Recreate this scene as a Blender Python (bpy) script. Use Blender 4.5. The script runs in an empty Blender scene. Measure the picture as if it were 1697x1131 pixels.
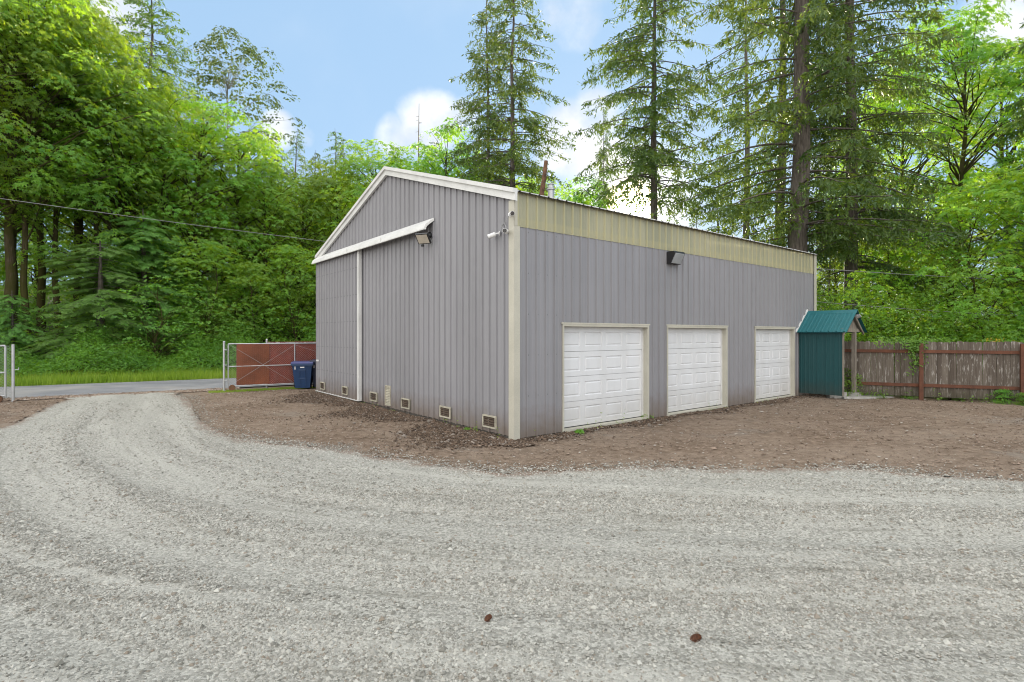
import bpy, math, random
import numpy as np
from mathutils import Vector, Matrix
rs = np.random.RandomState(7)
random.seed(7)
C = bpy.context.scene.collection
F, CX, HY, EYE = 892.0, 848.5, 555.0, 1.85     # focal length and horizon of the photograph in its own pixels, eye height
def at(px, py, Y): return Vector(((px-CX)/F*Y, Y, EYE+(HY-py)/F*Y))
def gnd(px, py, z=0.0):
    Y = F*(EYE-z)/(py-HY); return Vector(((px-CX)/F*Y, Y, z))

# ------------------------------------------------------------------ mesh builder
class MB:
    def __init__(s): s.V=[]; s.F={}; s.n=0; s.at=[]
    def add(s, V, Fc, mat=0):
        V=np.asarray(V,float).reshape(-1,3); Fc=np.asarray(Fc,int)
        s.F.setdefault((Fc.shape[1],mat),[]).append(Fc+s.n); s.V.append(V); s.n+=len(V)
    def quad(s, a,b,c,d, mat=0): s.add([a,b,c,d],[[0,1,2,3]],mat)
    def box(s, lo, hi, M=None, mat=0):
        x0,y0,z0=lo; x1,y1,z1=hi
        V=np.array([[x0,y0,z0],[x1,y0,z0],[x1,y1,z0],[x0,y1,z0],[x0,y0,z1],[x1,y0,z1],[x1,y1,z1],[x0,y1,z1]],float)
        if M is not None: V=np.array([M@Vector(v) for v in V])
        s.add(V,[[0,3,2,1],[4,5,6,7],[0,1,5,4],[1,2,6,5],[2,3,7,6],[3,0,4,7]],mat)
    def prism(s, prof, fn0, fn1, mat=0, cap=True):   # profile list of 2-tuples, mapped by fn0 / fn1 to the two ends
        n=len(prof); V=[fn0(p) for p in prof]+[fn1(p) for p in prof]
        s.add(V,[[i,(i+1)%n,n+(i+1)%n,n+i] for i in range(n)],mat)
        if cap:
            s.add([fn0(p) for p in prof][::-1],[list(range(n))],mat); s.add([fn1(p) for p in prof],[list(range(n))],mat)
    def tube(s, pts, rad, k=8, mat=0, cap=True):
        pts=np.asarray([tuple(p) for p in pts],float); n=len(pts)
        rad=np.full(n,rad) if np.isscalar(rad) else np.asarray(rad,float)
        T=np.gradient(pts,axis=0); T/=np.linalg.norm(T,axis=1)[:,None]+1e-9
        ref=np.array([0,0,1.]) if abs(T[:,2]).mean()<.8 else np.array([1.,0,0])
        U=np.cross(T,ref); U/=np.linalg.norm(U,axis=1)[:,None]+1e-9; W=np.cross(T,U)
        a=np.arange(k)*2*math.pi/k
        V=pts[:,None]+rad[:,None,None]*(np.cos(a)[None,:,None]*U[:,None]+np.sin(a)[None,:,None]*W[:,None])
        i=np.arange(n-1)[:,None]*k; j=np.arange(k)[None]; j2=(j+1)%k
        Fq=np.stack([i+j,i+j2,i+k+j2,i+k+j],-1).reshape(-1,4)
        s.add(V.reshape(-1,3),Fq,mat)
        if cap:
            s.add(V[0],[list(range(k))],mat); s.add(V[-1],[list(range(k))[::-1]],mat)
    def lathe(s, prof, c, k=16, mat=0, axis='z'):   # prof: (r, h)
        V=[]
        for r,h in prof:
            for j in range(k):
                a=2*math.pi*j/k; p=(r*math.cos(a),r*math.sin(a),h)
                if axis=='x': p=(h,p[0],p[1])
                if axis=='y': p=(p[0],h,p[1])
                V.append((p[0]+c[0],p[1]+c[1],p[2]+c[2]))
        n=len(prof)
        s.add(V,[[i*k+j,i*k+(j+1)%k,(i+1)*k+(j+1)%k,(i+1)*k+j] for i in range(n-1) for j in range(k)],mat)
        s.add(V[:k],[list(range(k))[::-1]],mat); s.add(V[-k:],[list(range(k))],mat)
    def build(s, name, mats, parent=None, smooth=False, uv=None):
        me=bpy.data.meshes.new(name); V=np.concatenate(s.V); me.vertices.add(len(V)); me.vertices.foreach_set('co',V.ravel())
        lv=[];ls=[];mi=[];o=0
        for (k,m),L in s.F.items():
            A=np.concatenate(L); lv.append(A.ravel()); ls.append(o+np.arange(len(A))*k); o+=A.size; mi.append(np.full(len(A),m))
        lv=np.concatenate(lv); ls=np.concatenate(ls); mi=np.concatenate(mi)
        me.loops.add(len(lv)); me.loops.foreach_set('vertex_index',lv.astype(np.int32))
        me.polygons.add(len(ls)); me.polygons.foreach_set('loop_start',ls.astype(np.int32))
        me.polygons.foreach_set('material_index',mi.astype(np.int32))
        me.update(calc_edges=True)
        me.polygons.foreach_set('use_smooth',np.full(len(ls),smooth))
        if not isinstance(mats,(list,tuple)): mats=[mats]
        for m in mats: me.materials.append(m)
        if uv is not None:
            a=me.attributes.new('track','FLOAT_VECTOR','POINT'); a.data.foreach_set('vector',np.asarray(uv,float).ravel())
        ob=bpy.data.objects.new(name,me); C.objects.link(ob)
        if parent is not None: ob.parent=parent
        return ob
def tag(o, label=None, cat=None, group=None, kind=None):
    if label: o['label']=label
    if cat: o['category']=cat
    if group: o['group']=group
    if kind: o['kind']=kind
    return o
def thing(name, label, cat, loc=(0,0,0), rz=0.0, group=None):
    o=bpy.data.objects.new(name,None); C.objects.link(o); o.location=loc; o.rotation_euler=(0,0,rz)
    o.empty_display_size=.3
    return tag(o,label,cat,group)
def copy_tree(o, parent=None):
    c=o.copy(); C.objects.link(c)
    if parent is not None: c.parent=parent
    for ch in [x for x in bpy.data.objects if x.parent==o]: copy_tree(ch,c)
    return c

# ------------------------------------------------------------------ materials
class NT:
    def __init__(s, name):
        s.m=bpy.data.materials.new(name); s.m.use_nodes=True; s.t=s.m.node_tree; s.t.nodes.clear()
        s.out=s.t.nodes.new('ShaderNodeOutputMaterial'); s._c=None
    def n(s, typ, **kw):
        nd=s.t.nodes.new(typ)
        for k,v in kw.items():
            if k.startswith('i_'):
                key=k[2:]; key=int(key) if key.isdigit() else key.replace('_',' ')
                s.set(nd.inputs[key],v)
            else: setattr(nd,k,v)
        return nd
    def set(s, inp, v):
        if isinstance(v,bpy.types.NodeSocket): s.t.links.new(v,inp)
        elif isinstance(v,bpy.types.Node): s.t.links.new(v.outputs[0],inp)
        else:
            if isinstance(v,(tuple,list)) and len(v)==3 and inp.type=='RGBA': v=(*v,1)
            inp.default_value=v
    def obj(s):
        if s._c is None: s._c=s.n('ShaderNodeTexCoord').outputs['Object']
        return s._c
    def noise(s, scale, detail=4, rough=.55, vec=None, stretch=None):
        v=vec if vec is not None else s.obj()
        if stretch: v=s.n('ShaderNodeMapping',i_0=v,i_Scale=stretch)
        return s.n('ShaderNodeTexNoise',i_Vector=v,i_Scale=scale,i_Detail=detail,i_Roughness=rough).outputs['Fac']
    def ramp(s, f, lo, hi, a=0., b=1.):
        nd=s.n('ShaderNodeMapRange'); s.set(nd.inputs[0],f)
        for i,v in zip((1,2,3,4),(lo,hi,a,b)): nd.inputs[i].default_value=v
        return nd.outputs[0]
    def math(s, op, a, b=0.0, c=0.0):
        nd=s.n('ShaderNodeMath',operation=op); s.set(nd.inputs[0],a); s.set(nd.inputs[1],b); s.set(nd.inputs[2],c); return nd.outputs[0]
    def mix(s, f, a, b, mode='MIX'):
        nd=s.n('ShaderNodeMix',data_type='RGBA',blend_type=mode); s.set(nd.inputs[0],f); s.set(nd.inputs[6],a); s.set(nd.inputs[7],b); return nd.outputs[2]
    def bump(s, h, strength, dist=.01, prev=None):
        nd=s.n('ShaderNodeBump',i_Strength=strength,i_Distance=dist,i_Height=h)
        if prev is not None: s.set(nd.inputs['Normal'],prev)
        return nd.outputs[0]
    def bsdf(s, col, rough=.6, metal=0., normal=None, spec=.5, **kw):
        b=s.n('ShaderNodeBsdfPrincipled'); s.set(b.inputs['Base Color'],col); s.set(b.inputs['Roughness'],rough)
        s.set(b.inputs['Metallic'],metal); b.inputs['Specular IOR Level'].default_value=spec
        if normal is not None: s.set(b.inputs['Normal'],normal)
        return b
    def fin(s, sh): s.t.links.new(sh.outputs[0] if isinstance(sh,bpy.types.Node) else sh, s.out.inputs[0]); return s.m
def simple(name, col, rough=.6, metal=0., var=.18, scale=3., fine=60., bump=.15, bd=.003, spec=.5, stretch=None):
    t=NT(name); a=t.noise(scale,5,stretch=stretch); b=t.noise(fine,2,stretch=stretch)
    lo=tuple(c*(1-var*1.6) for c in col); hi=tuple(min(1,c*(1+var)) for c in col)
    c=t.mix(t.ramp(t.math('ADD',a,t.math('MULTIPLY',b,.5)),.5,1.0),lo,hi)
    return t.fin(t.bsdf(c,rough,metal,t.bump(b,bump,bd),spec))

# painted ribbed sheet steel: panels of slightly different tone, screws in rows, splash dirt at the foot, faint rain streaks
def steel(name, col, dirt=(.16,.12,.09), screws=True, axis=None):
    t=NT(name); sp=t.n('ShaderNodeSeparateXYZ',i_0=t.obj())
    s_=t.math('ADD',sp.outputs[0],sp.outputs[1]); z=sp.outputs[2]
    pan=t.n('ShaderNodeTexWhiteNoise',noise_dimensions='1D'); t.set(pan.inputs['W'],t.math('FLOOR',t.math('DIVIDE',s_,.914)))
    st=t.noise(1.,4,.6,stretch=(9,9,.35)); big=t.noise(.5,4)
    c=t.mix(pan.outputs[0],tuple(x*.93 for x in col),tuple(x*1.05 for x in col))
    c=t.mix(t.ramp(st,.42,.70,0,.42),c,tuple(x*.72 for x in col))
    c=t.mix(t.ramp(big,.4,.7,0,.22),c,tuple(x*1.16 for x in col))
    sn=t.noise(5.,5); d=t.ramp(t.math('SUBTRACT',z,t.math('MULTIPLY',sn,.5)),-.20,.30,.75,0.)
    c=t.mix(d,c,dirt)
    if screws:
        u=t.math('ABSOLUTE',t.math('SUBTRACT',t.math('MODULO',t.math('ADD',s_,.021),.2286),.1143))
        v=t.math('ABSOLUTE',t.math('SUBTRACT',t.math('MODULO',t.math('ADD',z,.37),.74),.37))
        r=t.math('SQRT',t.math('ADD',t.math('POWER',u,2.),t.math('POWER',v,2.)))
        c=t.mix(t.ramp(r,.012,.020,.8,0.),c,(.06,.06,.06))
        lap=t.math('ABSOLUTE',t.math('SUBTRACT',t.math('MODULO',t.math('ADD',s_,.4),.914),.457)); c=t.mix(t.ramp(lap,.004,.008,.35,0.),c,(.09,.085,.085))
        v2=t.ramp(t.math('MODULO',t.math('ADD',z,.37),.74),.22,.36,0,.0)
    n=t.bump(t.noise(1.6,2),.6,.03)
    return t.fin(t.bsdf(c,t.ramp(big,.3,.7,.42,.58),0.,n,.45))
M={}
M['steel']=steel('weathered_grey_steel',(.258,.255,.272))
M['teal']=steel('teal_steel',(.005,.060,.066),dirt=(.03,.04,.035),screws=False)
M['teal_roof']=steel('teal_roof_steel',(.012,.125,.145),screws=False)
M['trim']=simple('cream_trim',(.47,.45,.38),.5,var=.1,scale=1.6,spec=.4)
M['white_trim']=simple('white_trim',(.66,.66,.65),.45,var=.1,scale=2.)
M['roof']=simple('galvanised_roof',(.36,.36,.36),.45,.4,scale=.6)
def fiberglass():
    t=NT('yellowed_fibreglass'); sp=t.n('ShaderNodeSeparateXYZ',i_0=t.obj())
    pan=t.n('ShaderNodeTexWhiteNoise',noise_dimensions='1D'); t.set(pan.inputs['W'],t.math('FLOOR',t.math('DIVIDE',sp.outputs[0],.914)))
    c=t.mix(pan.outputs[0],(.39,.38,.265),(.50,.475,.325))
    c=t.mix(t.ramp(t.noise(1.,5,.6,stretch=(6,6,.8)),.45,.75,0,.5),c,(.27,.285,.19))
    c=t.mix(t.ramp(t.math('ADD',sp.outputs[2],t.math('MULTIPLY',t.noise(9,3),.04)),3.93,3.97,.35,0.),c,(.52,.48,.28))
    rb=t.math('ABSOLUTE',t.math('SUBTRACT',t.math('MODULO',t.math('ADD',sp.outputs[0],.0543),.2286),.1143)); c=t.mix(t.ramp(rb,.016,.026,.6,0),c,(.58,.54,.31))  # rib tops painted paler, standing in for daylight showing through the ribs
    b=t.bsdf(c,.38,0.,t.bump(t.noise(30,3),.2,.004)); tr=t.n('ShaderNodeBsdfTranslucent',i_Color=c)
    return t.fin(t.n('ShaderNodeMixShader',i_0=.25,i_1=b,i_2=tr))
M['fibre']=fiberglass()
def doorwhite():
    t=NT('white_door_steel'); sp=t.n('ShaderNodeSeparateXYZ',i_0=t.obj())
    c=t.mix(t.ramp(t.noise(1.2,5,stretch=(3,3,.7)),.4,.75,0,.5),(.66,.67,.69),(.54,.54,.54))
    c=t.mix(t.ramp(t.math('SUBTRACT',sp.outputs[2],t.math('MULTIPLY',t.noise(3,5),.7)),-.35,.35,.5,0.),c,(.40,.37,.33))
    return t.fin(t.bsdf(c,.45,0.,t.bump(t.noise(90,2,stretch=(1,1,.15)),.25,.002)))
M['door']=doorwhite()
M['dark']=simple('black_plastic',(.018,.018,.02),.4)
M['interior']=simple('dark_interior',(.02,.018,.015),.9)
M['vent']=simple('vent_frame',(.43,.40,.32),.6,var=.2,scale=8)
M['louver']=simple('brown_louver',(.065,.042,.026),.7,var=.3,scale=10)
M['white']=simple('white_plastic',(.74,.74,.74),.35,var=.04)
M['lens']=simple('dark_glass',(.01,.01,.012),.08,spec=.8)
M['diff']=simple('lamp_lens',(.55,.5,.42),.25,var=.1)
M['diff2']=simple('prismatic_lens',(.34,.36,.38),.2,var=.12,fine=120,bump=.6)
M['galv']=simple('galvanised_tube',(.46,.47,.48),.42,.55,var=.12,scale=6)
M['wire']=simple('galvanised_wire',(.40,.41,.42),.5,.3,var=.1)
M['rust']=simple('rusty_pipe',(.15,.075,.04),.85,var=.5,scale=5,bump=.4)
M['blue']=simple('blue_plastic',(.010,.040,.115),.42,var=.12,scale=5)
M['navy']=simple('dark_blue_plastic',(.012,.018,.045),.42,var=.12,scale=5)
M['lid']=simple('indigo_lid_plastic',(.045,.06,.19),.4,var=.1,scale=5)
M['slat_red']=simple('red_slat',(.215,.036,.016),.55,var=.28,scale=2.5,fine=30)
M['slat_orange']=simple('faded_orange_slat',(.185,.055,.022),.55,var=.3,scale=1.6,fine=30)
M['concrete']=simple('concrete',(.33,.32,.30),.9,var=.25,scale=4,fine=80,bump=.5,bd=.006)
M['found']=simple('dark_concrete',(.085,.075,.065),.9,var=.3,scale=5)  # foundation concrete in one dark tone
M['wood_rail']=simple('red_brown_stained_wood',(.11,.040,.02),.8,var=.3,scale=4,fine=50,stretch=(1,1,1),bump=.3)
M['wood_post']=simple('grey_weathered_post',(.23,.20,.165),.85,var=.3,scale=5,stretch=(4,4,.6),bump=.4)
M['cable']=simple('cable_sheath',(.19,.19,.195),.6)
M['cone']=simple('cone_scales',(.115,.045,.022),.8,var=.4,scale=60)
M['litter']=simple('dry_leaf',(.10,.055,.025),.8,var=.4,scale=40)
M['flower']=simple('yellow_petals',(.62,.42,.03),.6,var=.2,scale=8)
def picket():
    t=NT('weathered_pickets'); sp=t.n('ShaderNodeSeparateXYZ',i_0=t.obj())
    wn=t.n('ShaderNodeTexWhiteNoise',noise_dimensions='1D'); t.set(wn.inputs['W'],t.math('FLOOR',t.math('DIVIDE',sp.outputs[0],.142)))
    c=t.mix(wn.outputs[0],(.090,.073,.058),(.170,.146,.120))
    g=t.noise(1,6,.65,stretch=(38,38,1.6)); c=t.mix(t.ramp(g,.42,.7,0,.75),c,(.055,.04,.033))
    off=t.n('ShaderNodeCombineXYZ'); t.set(off.inputs[2],t.math('MULTIPLY',wn.outputs[0],17.)); 
    vv=t.n('ShaderNodeVectorMath',operation='ADD',i_0=t.obj(),i_1=off)
    w=t.noise(1,5,.7,vec=vv.outputs[0],stretch=(20,20,3.2)); c=t.mix(t.ramp(w,.54,.64,0,.8),c,(.36,.34,.315))
    e=t.ramp(t.math('SUBTRACT',sp.outputs[2],t.math('MULTIPLY',t.noise(4,4),.3)),-.05,.25,.6,0); c=t.mix(e,c,(.045,.042,.022))
    return t.fin(t.bsdf(c,.85,0.,t.bump(g,.5,.004),.3))
M['picket']=picket()

def leafmat(name, a, b, ta, tb, tr=.45, vary=.35):
    t=NT(name); isl=t.n('ShaderNodeNewGeometry').outputs['Random Per Island']; ob=t.n('ShaderNodeObjectInfo').outputs['Random']
    big=t.noise(.55,3); f=t.math('ADD',t.math('MULTIPLY',isl,.5),t.ramp(big,.35,.65,0,.5))
    c=t.mix(f,a,b); tc=t.mix(f,ta,tb)
    hs=t.n('ShaderNodeHueSaturation',i_Color=c); t.set(hs.inputs['Hue'],t.ramp(ob,0,1,.5-.018*vary/.35,.5+.012)); t.set(hs.inputs['Value'],t.ramp(ob,0,1,1-vary*.6,1+vary*.6))
    hs2=t.n('ShaderNodeHueSaturation',i_Color=tc); t.set(hs2.inputs['Hue'],t.ramp(ob,0,1,.5-.018*vary/.35,.5+.012)); t.set(hs2.inputs['Value'],t.ramp(ob,0,1,1-vary*.5,1+vary*.5))
    p=t.bsdf(hs.outputs[0],.42,0.,None,.5); tl=t.n('ShaderNodeBsdfTranslucent',i_Color=hs2.outputs[0])
    return t.fin(t.n('ShaderNodeMixShader',i_0=tr,i_1=p,i_2=tl))
M['maple']=leafmat('maple_leaf',(.048,.155,.020),(.200,.400,.050),(.28,.52,.02),(.58,.74,.03),.46)
M['alderleaf']=leafmat('alder_leaf',(.05,.085,.025),(.09,.13,.04),(.12,.18,.03),(.2,.25,.05),.35)
M['needle']=leafmat('fir_needles',(.034,.095,.024),(.110,.195,.042),(.11,.22,.016),(.30,.38,.025),.32)
M['cedar']=leafmat('cedar_fronds',(.085,.21,.045),(.20,.37,.085),(.20,.38,.04),(.32,.48,.06),.38)
M['shrub']=leafmat('shrub_leaf',(.060,.175,.024),(.17,.35,.044),(.22,.46,.02),(.40,.60,.03),.42)
M['grassm']=leafmat('grass_blade',(.20,.33,.025),(.40,.52,.05),(.14,.28,.02),(.28,.40,.04),.4,.1)
def bark(name, col, moss, k=.55):
    t=NT(name); g=t.noise(1,6,.65,stretch=(14,14,2.2)); c=t.mix(t.ramp(g,.35,.7),tuple(x*.45 for x in col),tuple(x*1.25 for x in col))
    c=t.mix(t.ramp(t.noise(1.6,4),k-.08,k+.12,0,.85),c,moss)
    return t.fin(t.bsdf(c,.9,0.,t.bump(g,.8,.03),.2))
M['bark_mossy']=bark('mossy_maple_bark',(.10,.075,.05),(.055,.055,.012),.42)
M['bark_fir']=bark('fir_bark',(.145,.125,.11),(.05,.06,.03),.62)
M['bark_pale']=bark('pale_alder_bark',(.30,.29,.26),(.10,.11,.06),.55)
M['bark_dead']=bark('dead_wood',(.24,.20,.16),(.12,.1,.07),.6)

# ground covers
def mat_dirt():
    t=NT('brown_dirt'); o=t.obj()
    a=t.noise(.55,6,.6); b=t.noise(6,6,.7); c3=t.noise(34,4,.7); sp=t.n('ShaderNodeSeparateXYZ',i_0=o)
    c=t.mix(t.ramp(b,.36,.66),(.145,.102,.072),(.320,.245,.185))
    c=t.mix(t.ramp(a,.40,.64,0,.55),c,(.35,.28,.22))
    c=t.mix(t.ramp(t.noise(.9,5,.7),.56,.68,0,.55),c,(.145,.108,.080)); c=t.mix(t.ramp(t.noise(.42,4,.6,vec=t.n('ShaderNodeVectorMath',operation='ADD',i_0=o,i_1=(31.,7.,0.)).outputs[0]),.58,.70,0,.5),c,(.30,.29,.265))
    c=t.mix(t.ramp(c3,.52,.68,0,.5),c,(.055,.036,.026))
    v=t.n('ShaderNodeTexVoronoi',i_Vector=o,i_Scale=42.); 
    c=t.mix(t.ramp(v.outputs['Distance'],.10,.18,.55,0.),c,t.mix(t.math('MULTIPLY',v.outputs['Color'],1.),(.12,.09,.07),(.40,.36,.33)))
    # forest floor away from the yard
    dd=t.math('ADD',t.math('MULTIPLY',sp.outputs[0],-.53),t.math('MULTIPLY',sp.outputs[1],.85))
    m=t.ramp(t.math('ADD',dd,t.math('MULTIPLY',b,.8)),20.2+4.9,20.2+5.9,0,1)
    c=t.mix(m,c,t.mix(t.ramp(b,.4,.6),(.05,.04,.022),(.05,.085,.02)))
    r=t.math('ADD',t.math('MULTIPLY',sp.outputs[0],.427),t.math('MULTIPLY',sp.outputs[1],.904))
    c=t.mix(t.ramp(r,19.6,20.2,0,1),c,t.mix(t.ramp(b,.4,.6),(.05,.04,.022),(.05,.085,.02)))
    n=t.bump(t.math('ADD',b,t.math('MULTIPLY',c3,.55)),1.,.07)
    return t.fin(t.bsdf(c,.95,0.,n,.15))
M['dirt']=mat_dirt()
def mat_gravel():
    t=NT('crushed_gravel'); o=t.obj()
    tr=t.n('ShaderNodeAttribute',attribute_name='track').outputs['Vector']
    ts=t.n('ShaderNodeSeparateXYZ',i_0=tr); edge=ts.outputs[2]
    st=t.noise(1.,6,.62,vec=tr,stretch=(.16,2.0,1e-4)); st2=t.noise(1.,5,.6,vec=tr,stretch=(.5,7.,1e-4)); big=t.noise(.28,4)
    v=t.n('ShaderNodeTexVoronoi',i_Vector=o,i_Scale=58.); v2=t.n('ShaderNodeTexVoronoi',i_Vector=o,i_Scale=26.); fn=t.noise(150,3,.7)
    lum=t.n('ShaderNodeSeparateColor',i_0=v.outputs['Color']).outputs[0]; lum2=t.n('ShaderNodeSeparateColor',i_0=v2.outputs['Color']).outputs[0]
    c=t.mix(lum,(.15,.146,.128),(.46,.452,.412))
    c=t.mix(t.math('MULTIPLY',lum2,.25),c,(.50,.50,.46))
    c=t.mix(t.ramp(fn,.50,.66,0,.6),c,(.12,.115,.095))
    fines=t.ramp(st,.48,.64,0,.55); c=t.mix(fines,c,(.42,.413,.375))
    dk=t.ramp(st2,.56,.70,0,.5); c=t.mix(dk,c,(.17,.165,.14))
    c=t.mix(t.ramp(big,.35,.7,0,.28),c,(.27,.272,.25))
    en=t.math('ADD',edge,t.math('MULTIPLY',t.math('SUBTRACT',t.noise(2.2,7,.75),.5),.95)); mm=t.ramp(en,-.22,-.02,0,1)
    c=t.mix(mm,c,(.19,.142,.112))
    h=t.math('ADD',t.math('MULTIPLY',t.math('SUBTRACT',1.,v.outputs['Distance']),.6),t.math('ADD',t.math('MULTIPLY',fn,.5),t.math('MULTIPLY',t.math('SUBTRACT',1.,v2.outputs['Distance']),.5)))
    n=t.bump(st,.5,.09); n=t.bump(h,.75,.014,n)
    return t.fin(t.bsdf(c,.92,0.,n,.2))
M['gravel']=mat_gravel()
def mat_asphalt():
    t=NT('worn_asphalt'); a=t.noise(.8,6,.6,stretch=(1,1,1)); b=t.noise(110,3); 
    c=t.mix(t.ramp(a,.35,.7),(.175,.18,.20),(.285,.29,.305)); c=t.mix(t.ramp(b,.4,.65,0,.5),c,(.11,.11,.12))
    d=t.noise(.35,5); c=t.mix(t.ramp(d,.52,.66,0,.55),c,(.34,.325,.305))
    return t.fin(t.bsdf(c,.85,0.,t.bump(b,.4,.004),.3))
M['asphalt']=mat_asphalt()
def stonemat(name,a,b,c0):
    t=NT(name); isl=t.n('ShaderNodeNewGeometry').outputs['Random Per Island']
    c=t.mix(isl,a,b); c=t.mix(t.ramp(t.math('FRACT',t.math('MULTIPLY',isl,37.3)),.88,.9,0,.8),c,c0)
    return t.fin(t.bsdf(c,.85,0.,None,.25))
def gravelstone():
    t=NT('gravel_stone'); isl=t.n('ShaderNodeNewGeometry').outputs['Random Per Island']; tr=t.n('ShaderNodeAttribute',attribute_name='track').outputs['Vector']
    c=t.mix(isl,(.155,.151,.132),(.455,.446,.408)); c=t.mix(t.ramp(t.math('FRACT',t.math('MULTIPLY',isl,37.3)),.90,.92,0,.7),c,(.21,.17,.13))
    st2=t.noise(1.,5,.6,vec=tr,stretch=(.5,7.,1e-4)); c=t.mix(t.ramp(st2,.55,.70,0,.45),c,(.13,.125,.10))
    return t.fin(t.bsdf(c,.88,0.,None,.2))
M['stone']=gravelstone()
M['mulch']=stonemat('dark_mulch',(.035,.024,.017),(.15,.105,.075),(.26,.23,.20))
M['chip']=stonemat('dirt_clod',(.10,.070,.050),(.30,.23,.18),(.40,.37,.33))

# ------------------------------------------------------------------ terrain, drive, road
G0=np.array([-14.,15.]); GD=np.array([.8486,.529]); GN=np.array([-.529,.8486])   # line of the front fence and its normal, outward to the road
def dist_out(x,y): return (x-G0[0])*GN[0]+(y-G0[1])*GN[1]
def hgt(x,y):
    d=dist_out(x,y); h=np.clip(d-6.3,0,None)*.13; h=np.where(d>70,(70-6.3)*.13+(d-70)*.02,h)
    return h+np.where(d>6.3,.15*np.sin(x*.5)*np.cos(y*.43)*np.clip((d-6.3)/4,0,1),0)
def axis(a,b,n1,lo,hi,far,n2): return np.unique(np.concatenate([np.linspace(-far,lo,n2),np.linspace(lo,hi,n1),np.linspace(hi,far,n2)]))
gx=axis(0,0,180,-26,30,400,22); gy=axis(0,0,150,-8,44,400,22)
X,Y=np.meshgrid(gx,gy); nx,ny=len(gx),len(gy)
Z=hgt(X,Y)-.0
yard=(dist_out(X,Y)<.2)&(X<24)&(X>-24)&(Y>-2)
Z=Z+np.where(yard, .012*np.sin(X*2.3+np.sin(Y*1.7))*np.sin(Y*2.9),0)-.028
mb=MB(); i=np.arange(ny-1)[:,None]*nx; j=np.arange(nx-1)[None]
mb.add(np.stack([X,Y,Z],-1).reshape(-1,3),np.stack([i+j,i+j+1,i+nx+j+1,i+nx+j],-1).reshape(-1,4))
tag(mb.build('ground',M['dirt'],smooth=True),'brown dirt yard and forest floor around the metal barn',None,None,'structure')

# gravel drive
def cr(pts,n=14):
    P=np.array(pts,float); P=np.vstack([2*P[0]-P[1],P,2*P[-1]-P[-2]]); out=[]
    for k in range(1,len(P)-2):
        for t in np.linspace(0,1,n,endpoint=False):
            out.append(.5*((2*P[k])+(-P[k-1]+P[k+1])*t+(2*P[k-1]-5*P[k]+4*P[k+1]-P[k+2])*t*t+(-P[k-1]+3*P[k]-3*P[k+1]+P[k+2])*t**3))
    out.append(P[-2]); return np.array(out)
EDGE=[gnd(290,654),gnd(308,662),gnd(322,682),gnd(352,712),gnd(400,728),gnd(455,736),gnd(530,743),gnd(650,760),gnd(760,776),gnd(830,784),gnd(930,781),gnd(1060,775),gnd(1200,779),gnd(1400,777),gnd(1500,785),gnd(1697,797)]
inner=cr([(p.x,p.y) for p in EDGE],10)
LEFT=[(-17,7.2),(-12.4,8.6),(-10.2,10.3),(-11.0,12.2),(-12.2,14.2),(-12.6,15.2)]
thr1=G0+GD*5.0+GN*.95; thr0=G0+GD*.9+GN*.95
poly=np.vstack([[thr1],inner,[(12,6.4),(22,6.6),(30,7),(30,-8),(-30,-8),(-30,5.5)],cr(LEFT,6),[thr0]])
def sdf(px_,py_):
    P=np.stack([px_,py_],-1); best=np.full(px_.shape,1e9); ins=np.zeros(px_.shape,bool); near=np.zeros(P.shape)
    n=len(poly)
    for k in range(n):
        a=poly[k]; b=poly[(k+1)%n]; ab=b-a; t=np.clip(((P-a)@ab)/(ab@ab+1e-12),0,1); q=a+t[...,None]*ab; d=np.linalg.norm(P-q,axis=-1)
        m=d<best; best=np.where(m,d,best); near=np.where(m[...,None],q,near)
        c=((a[1]>P[...,1])!=(b[1]>P[...,1]))
        if abs(b[1]-a[1])>1e-12: xi=(b[0]-a[0])*(P[...,1]-a[1])/(b[1]-a[1])+a[0]; ins^=c&(P[...,0]<xi)
    return np.where(ins,-best,best),near
line=cr([(60,2.2),(30,3.6),(14,4.0),(6,4.3),(1,4.7),(-3,5.8),(-6,8.0),(-8.6,11.3),(-10.8,14.8),(-14,19),(-20,27)],16)
seg=np.linalg.norm(np.diff(line,axis=0),axis=1); cum=np.concatenate([[0],np.cumsum(seg)])
def track(x,y):
    P=np.stack([x,y],-1); best=np.full(x.shape,1e9); al=np.zeros(x.shape); ac=np.zeros(x.shape)
    for k in range(len(line)-1):
        a=line[k]; ab=line[k+1]-a; L2=ab@ab; t=np.clip(((P-a)@ab)/L2,0,1); q=a+t[...,None]*ab; dv=P-q; d=np.linalg.norm(dv,axis=-1)
        sg=np.sign(ab[0]*dv[...,1]-ab[1]*dv[...,0]); m=d<best
        best=np.where(m,d,best); al=np.where(m,cum[k]+t*math.sqrt(L2),al); ac=np.where(m,sg*d,ac)
    return al,ac
step=.14; xs=np.arange(-24,24.01,step); ys=np.arange(-5,17.2,step)
X,Y=np.meshgrid(xs,ys); S,NR=sdf(X,Y); nx=len(xs); ny=len(ys)
near=(S>-.45*step)&(S<2.5*step)
wob=.05*np.sin(X*9+Y*5)+.035*np.sin(X*23-Y*17)
dirv=np.where(S[...,None]>0,NR-np.stack([X,Y],-1),np.stack([X,Y],-1)-NR); dl=np.linalg.norm(dirv,axis=-1)+1e-6
X2=np.where(S>0,NR[...,0]+dirv[...,0]/dl*wob*-1,X); Y2=np.where(S>0,NR[...,1]+dirv[...,1]/dl*wob*-1,Y)
AL,AC=track(X,Y)
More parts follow.
